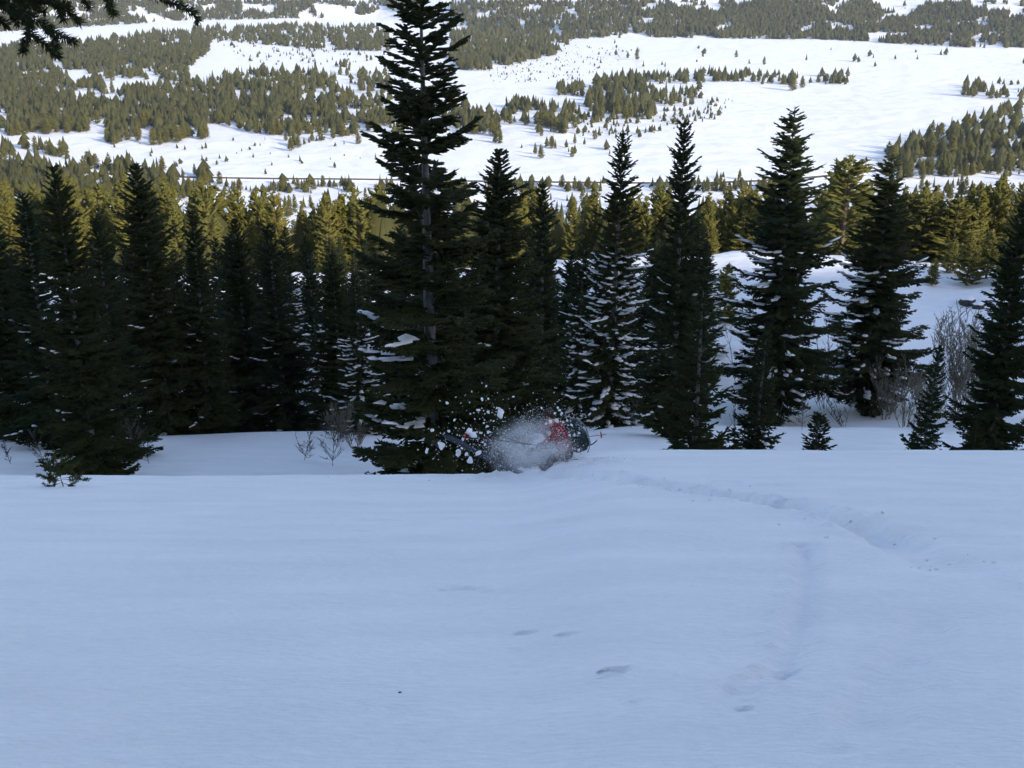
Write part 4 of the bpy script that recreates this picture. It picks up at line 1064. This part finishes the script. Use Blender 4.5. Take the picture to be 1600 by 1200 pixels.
def flakes(n, cl, smin, smax, seed):
    rg = np.random.RandomState(seed); C = []; 
    wts = np.array([c[5] for c in cl], float); wts /= wts.sum(); pick = rg.choice(len(cl), n, p=wts)
    for k in pick:
        c, r, sc, sr, sy, _ = cl[k]; C.append(S(c + rg.normal() * sc, r + rg.normal() * sr, -.1 + rg.normal() * sy))
    C = np.array(C); s_ = smin * (smax / smin) ** (rg.rand(n) ** 1.6)
    V = TET[None] * s_[:, None, None] * rg.uniform(.6, 1.4, (n, 4, 1))
    a = rg.uniform(0, 6.28, n); ca, sa = np.cos(a)[:, None], np.sin(a)[:, None]
    W = np.stack([V[..., 0] * ca - V[..., 1] * sa, V[..., 0] * sa + V[..., 1] * ca, V[..., 2]], -1) + C[:, None]
    return W.reshape(-1, 3), (TF[None] + 4 * np.arange(n)[:, None, None]).reshape(-1, 3)
v1, f1 = flakes(15000, [(812, 706, 26, 15, .35, 3), (848, 714, 20, 13, .35, 3), (878, 694, 14, 15, .3, 2), (835, 672, 18, 12, .35, 1.2), (780, 708, 22, 12, .3, 1), (838, 655, 14, 10, .3, .35), (865, 718, 24, 11, .45, 4.0), (868, 690, 16, 16, .5, 2.0)], .003, .011, 1)
v2, f2 = flakes(1500, [(760, 690, 45, 22, .4, 2), (840, 690, 35, 25, .4, 2), (885, 680, 16, 20, .35, 2.5), (780, 640, 40, 18, .4, .6), (890, 710, 16, 10, .3, 2)], .007, .024, 2)
sp = link('snow_spray', np_mesh('snow_spray', np.concatenate([v1, v2]) - ORG, tris=np.concatenate([f1, f2 + len(v1)]), mat=M_SNOW), None, ORG)
tag(sp, 'burst of fine white powder thrown up around the skier', 'snow spray', None, 'stuff')

# ------------------------------------------------------------------ thin haze over the valley
hm_ = bpy.data.materials.new('haze'); hm_.use_nodes = True; nt = hm_.node_tree
for n in list(nt.nodes): nt.nodes.remove(n)
vo = nt.nodes.new('ShaderNodeVolumePrincipled'); vo.inputs['Color'].default_value = (.86, .91, 1.0, 1); vo.inputs['Density'].default_value = HAZE; vo.inputs['Anisotropy'].default_value = .2
oo = nt.nodes.new('ShaderNodeOutputMaterial'); nt.links.new(vo.outputs[0], oo.inputs['Volume'])
bm = bmesh.new(); bmesh.ops.create_cube(bm, size=1.0); hme = bpy.data.meshes.new('haze'); bm.to_mesh(hme); bm.free(); hme.materials.append(hm_)
zt = float(GZ.max()) + 25
hz = link('haze', hme, None, (0, 2250, (zt - 190) / 2)); hz.scale = (8600, 6500, zt + 190); tag(hz, 'thin pale winter haze over the valley', 'haze', None, 'stuff')

# crumbs of snow thrown out beside the turn track and around the fall
rg = np.random.RandomState(61); Vc = []; Fc = []; nn = 0
for i in range(170):
    if i < 60:
        k = rg.randint(0, len(TR1) - 3); f = rg.rand(); p = TR1[k] * (1 - f) + TR1[k + 1] * f; dv = TR1[k + 1] - TR1[k]; dv = dv / np.linalg.norm(dv)
        o_ = rg.normal() * .32; p = p + np.array([-dv[1], dv[0]]) * o_
    else:
        p = CRATER[:2] + rg.normal(size=2) * np.array([1.3, .7])
    if p[1] < 3: continue
    zz = float(h_base(p[0], p[1])) + float(h_detail(np.array([p[0]]), np.array([p[1]]))[0]); r_ = rg.uniform(.008, .024) * (1.5 if rg.rand() < .08 else 1)
    Vc.append(ICO_V * (1 + .6 * (rg.rand(len(ICO_V), 1) - .5)) * r_ * np.array([1.1, 1, .8]) + np.array([p[0], p[1], zz + r_ * .25])); Fc.append(ICO_F + nn); nn += len(ICO_V)
cr_ = link('snow_crumbs', np_mesh('snow_crumbs', np.concatenate(Vc), tris=np.concatenate(Fc), mat=M_SNOW, smooth=True)); tag(cr_, 'scattered crumbs of snow beside the curving ski track', 'snow crumbs', None, 'stuff')

# soft powder cloud round the fall
mm = bpy.data.materials.new('powder_cloud'); mm.use_nodes = True; nt = mm.node_tree
for n in list(nt.nodes): nt.nodes.remove(n)
pv = nt.nodes.new('ShaderNodeVolumePrincipled'); pv.inputs['Color'].default_value = (.97, .98, 1.0, 1); pv.inputs['Anisotropy'].default_value = .0
tc = nt.nodes.new('ShaderNodeTexCoord'); ln_ = nt.nodes.new('ShaderNodeVectorMath'); ln_.operation = 'LENGTH'
nz = nt.nodes.new('ShaderNodeTexNoise'); nz.inputs['Scale'].default_value = 2.9; nz.inputs['Distortion'].default_value = .6; nz.inputs['Detail'].default_value = 4.0
m1 = nt.nodes.new('ShaderNodeMapRange'); m1.inputs[1].default_value = 1.0; m1.inputs[2].default_value = .1; m1.inputs[3].default_value = 0.0; m1.inputs[4].default_value = 1.0; m1.interpolation_type = 'SMOOTHSTEP'
m2 = nt.nodes.new('ShaderNodeMapRange'); m2.inputs[1].default_value = .42; m2.inputs[2].default_value = .68; m2.inputs[3].default_value = 0.02; m2.inputs[4].default_value = 1.0
mu = nt.nodes.new('ShaderNodeMath'); mu.operation = 'MULTIPLY'; mu2 = nt.nodes.new('ShaderNodeMath'); mu2.operation = 'MULTIPLY'; mu2.inputs[1].default_value = 4.0
oo = nt.nodes.new('ShaderNodeOutputMaterial')
L_ = nt.links.new
L_(tc.outputs['Object'], ln_.inputs[0]); L_(tc.outputs['Object'], nz.inputs['Vector']); L_(ln_.outputs['Value'], m1.inputs[0]); L_(nz.outputs[0], m2.inputs[0])
L_(m1.outputs[0], mu.inputs[0]); L_(m2.outputs[0], mu.inputs[1]); L_(mu.outputs[0], mu2.inputs[0]); L_(mu2.outputs[0], pv.inputs['Density']); L_(pv.outputs[0], oo.inputs['Volume'])
cm = np_mesh('powder_cloud', ICO2_V, tris=ICO2_F, mat=mm)
pcl = link('powder_cloud', cm, None, S(834, 704, -.22)); pcl.scale = (1.1, .8, .80); tag(pcl, 'soft white cloud of powder snow hiding the legs of the skier', 'powder cloud', None, 'stuff')

# small dark chip of bark on the near snow
g = ground_at([625], [1083])[0]; g[2] += float(h_detail(np.array([g[0]]), np.array([g[1]]))[0])
v = ICO_V * np.array([.012, .007, .005]) * (1 + .5 * (np.random.RandomState(2).rand(len(ICO_V), 1) - .5))
o = link('bark_chip', np_mesh('bark_chip', v, tris=ICO_F, mat=M_TWIG), None, (g[0], g[1], g[2] + .004)); tag(o, 'tiny dark bark chip lying alone on the near snow', 'bark chip')
print('SCENE DONE')

print('TRIS', sum(len(m.loops) - 2 * len(m.polygons) for m in bpy.data.meshes))
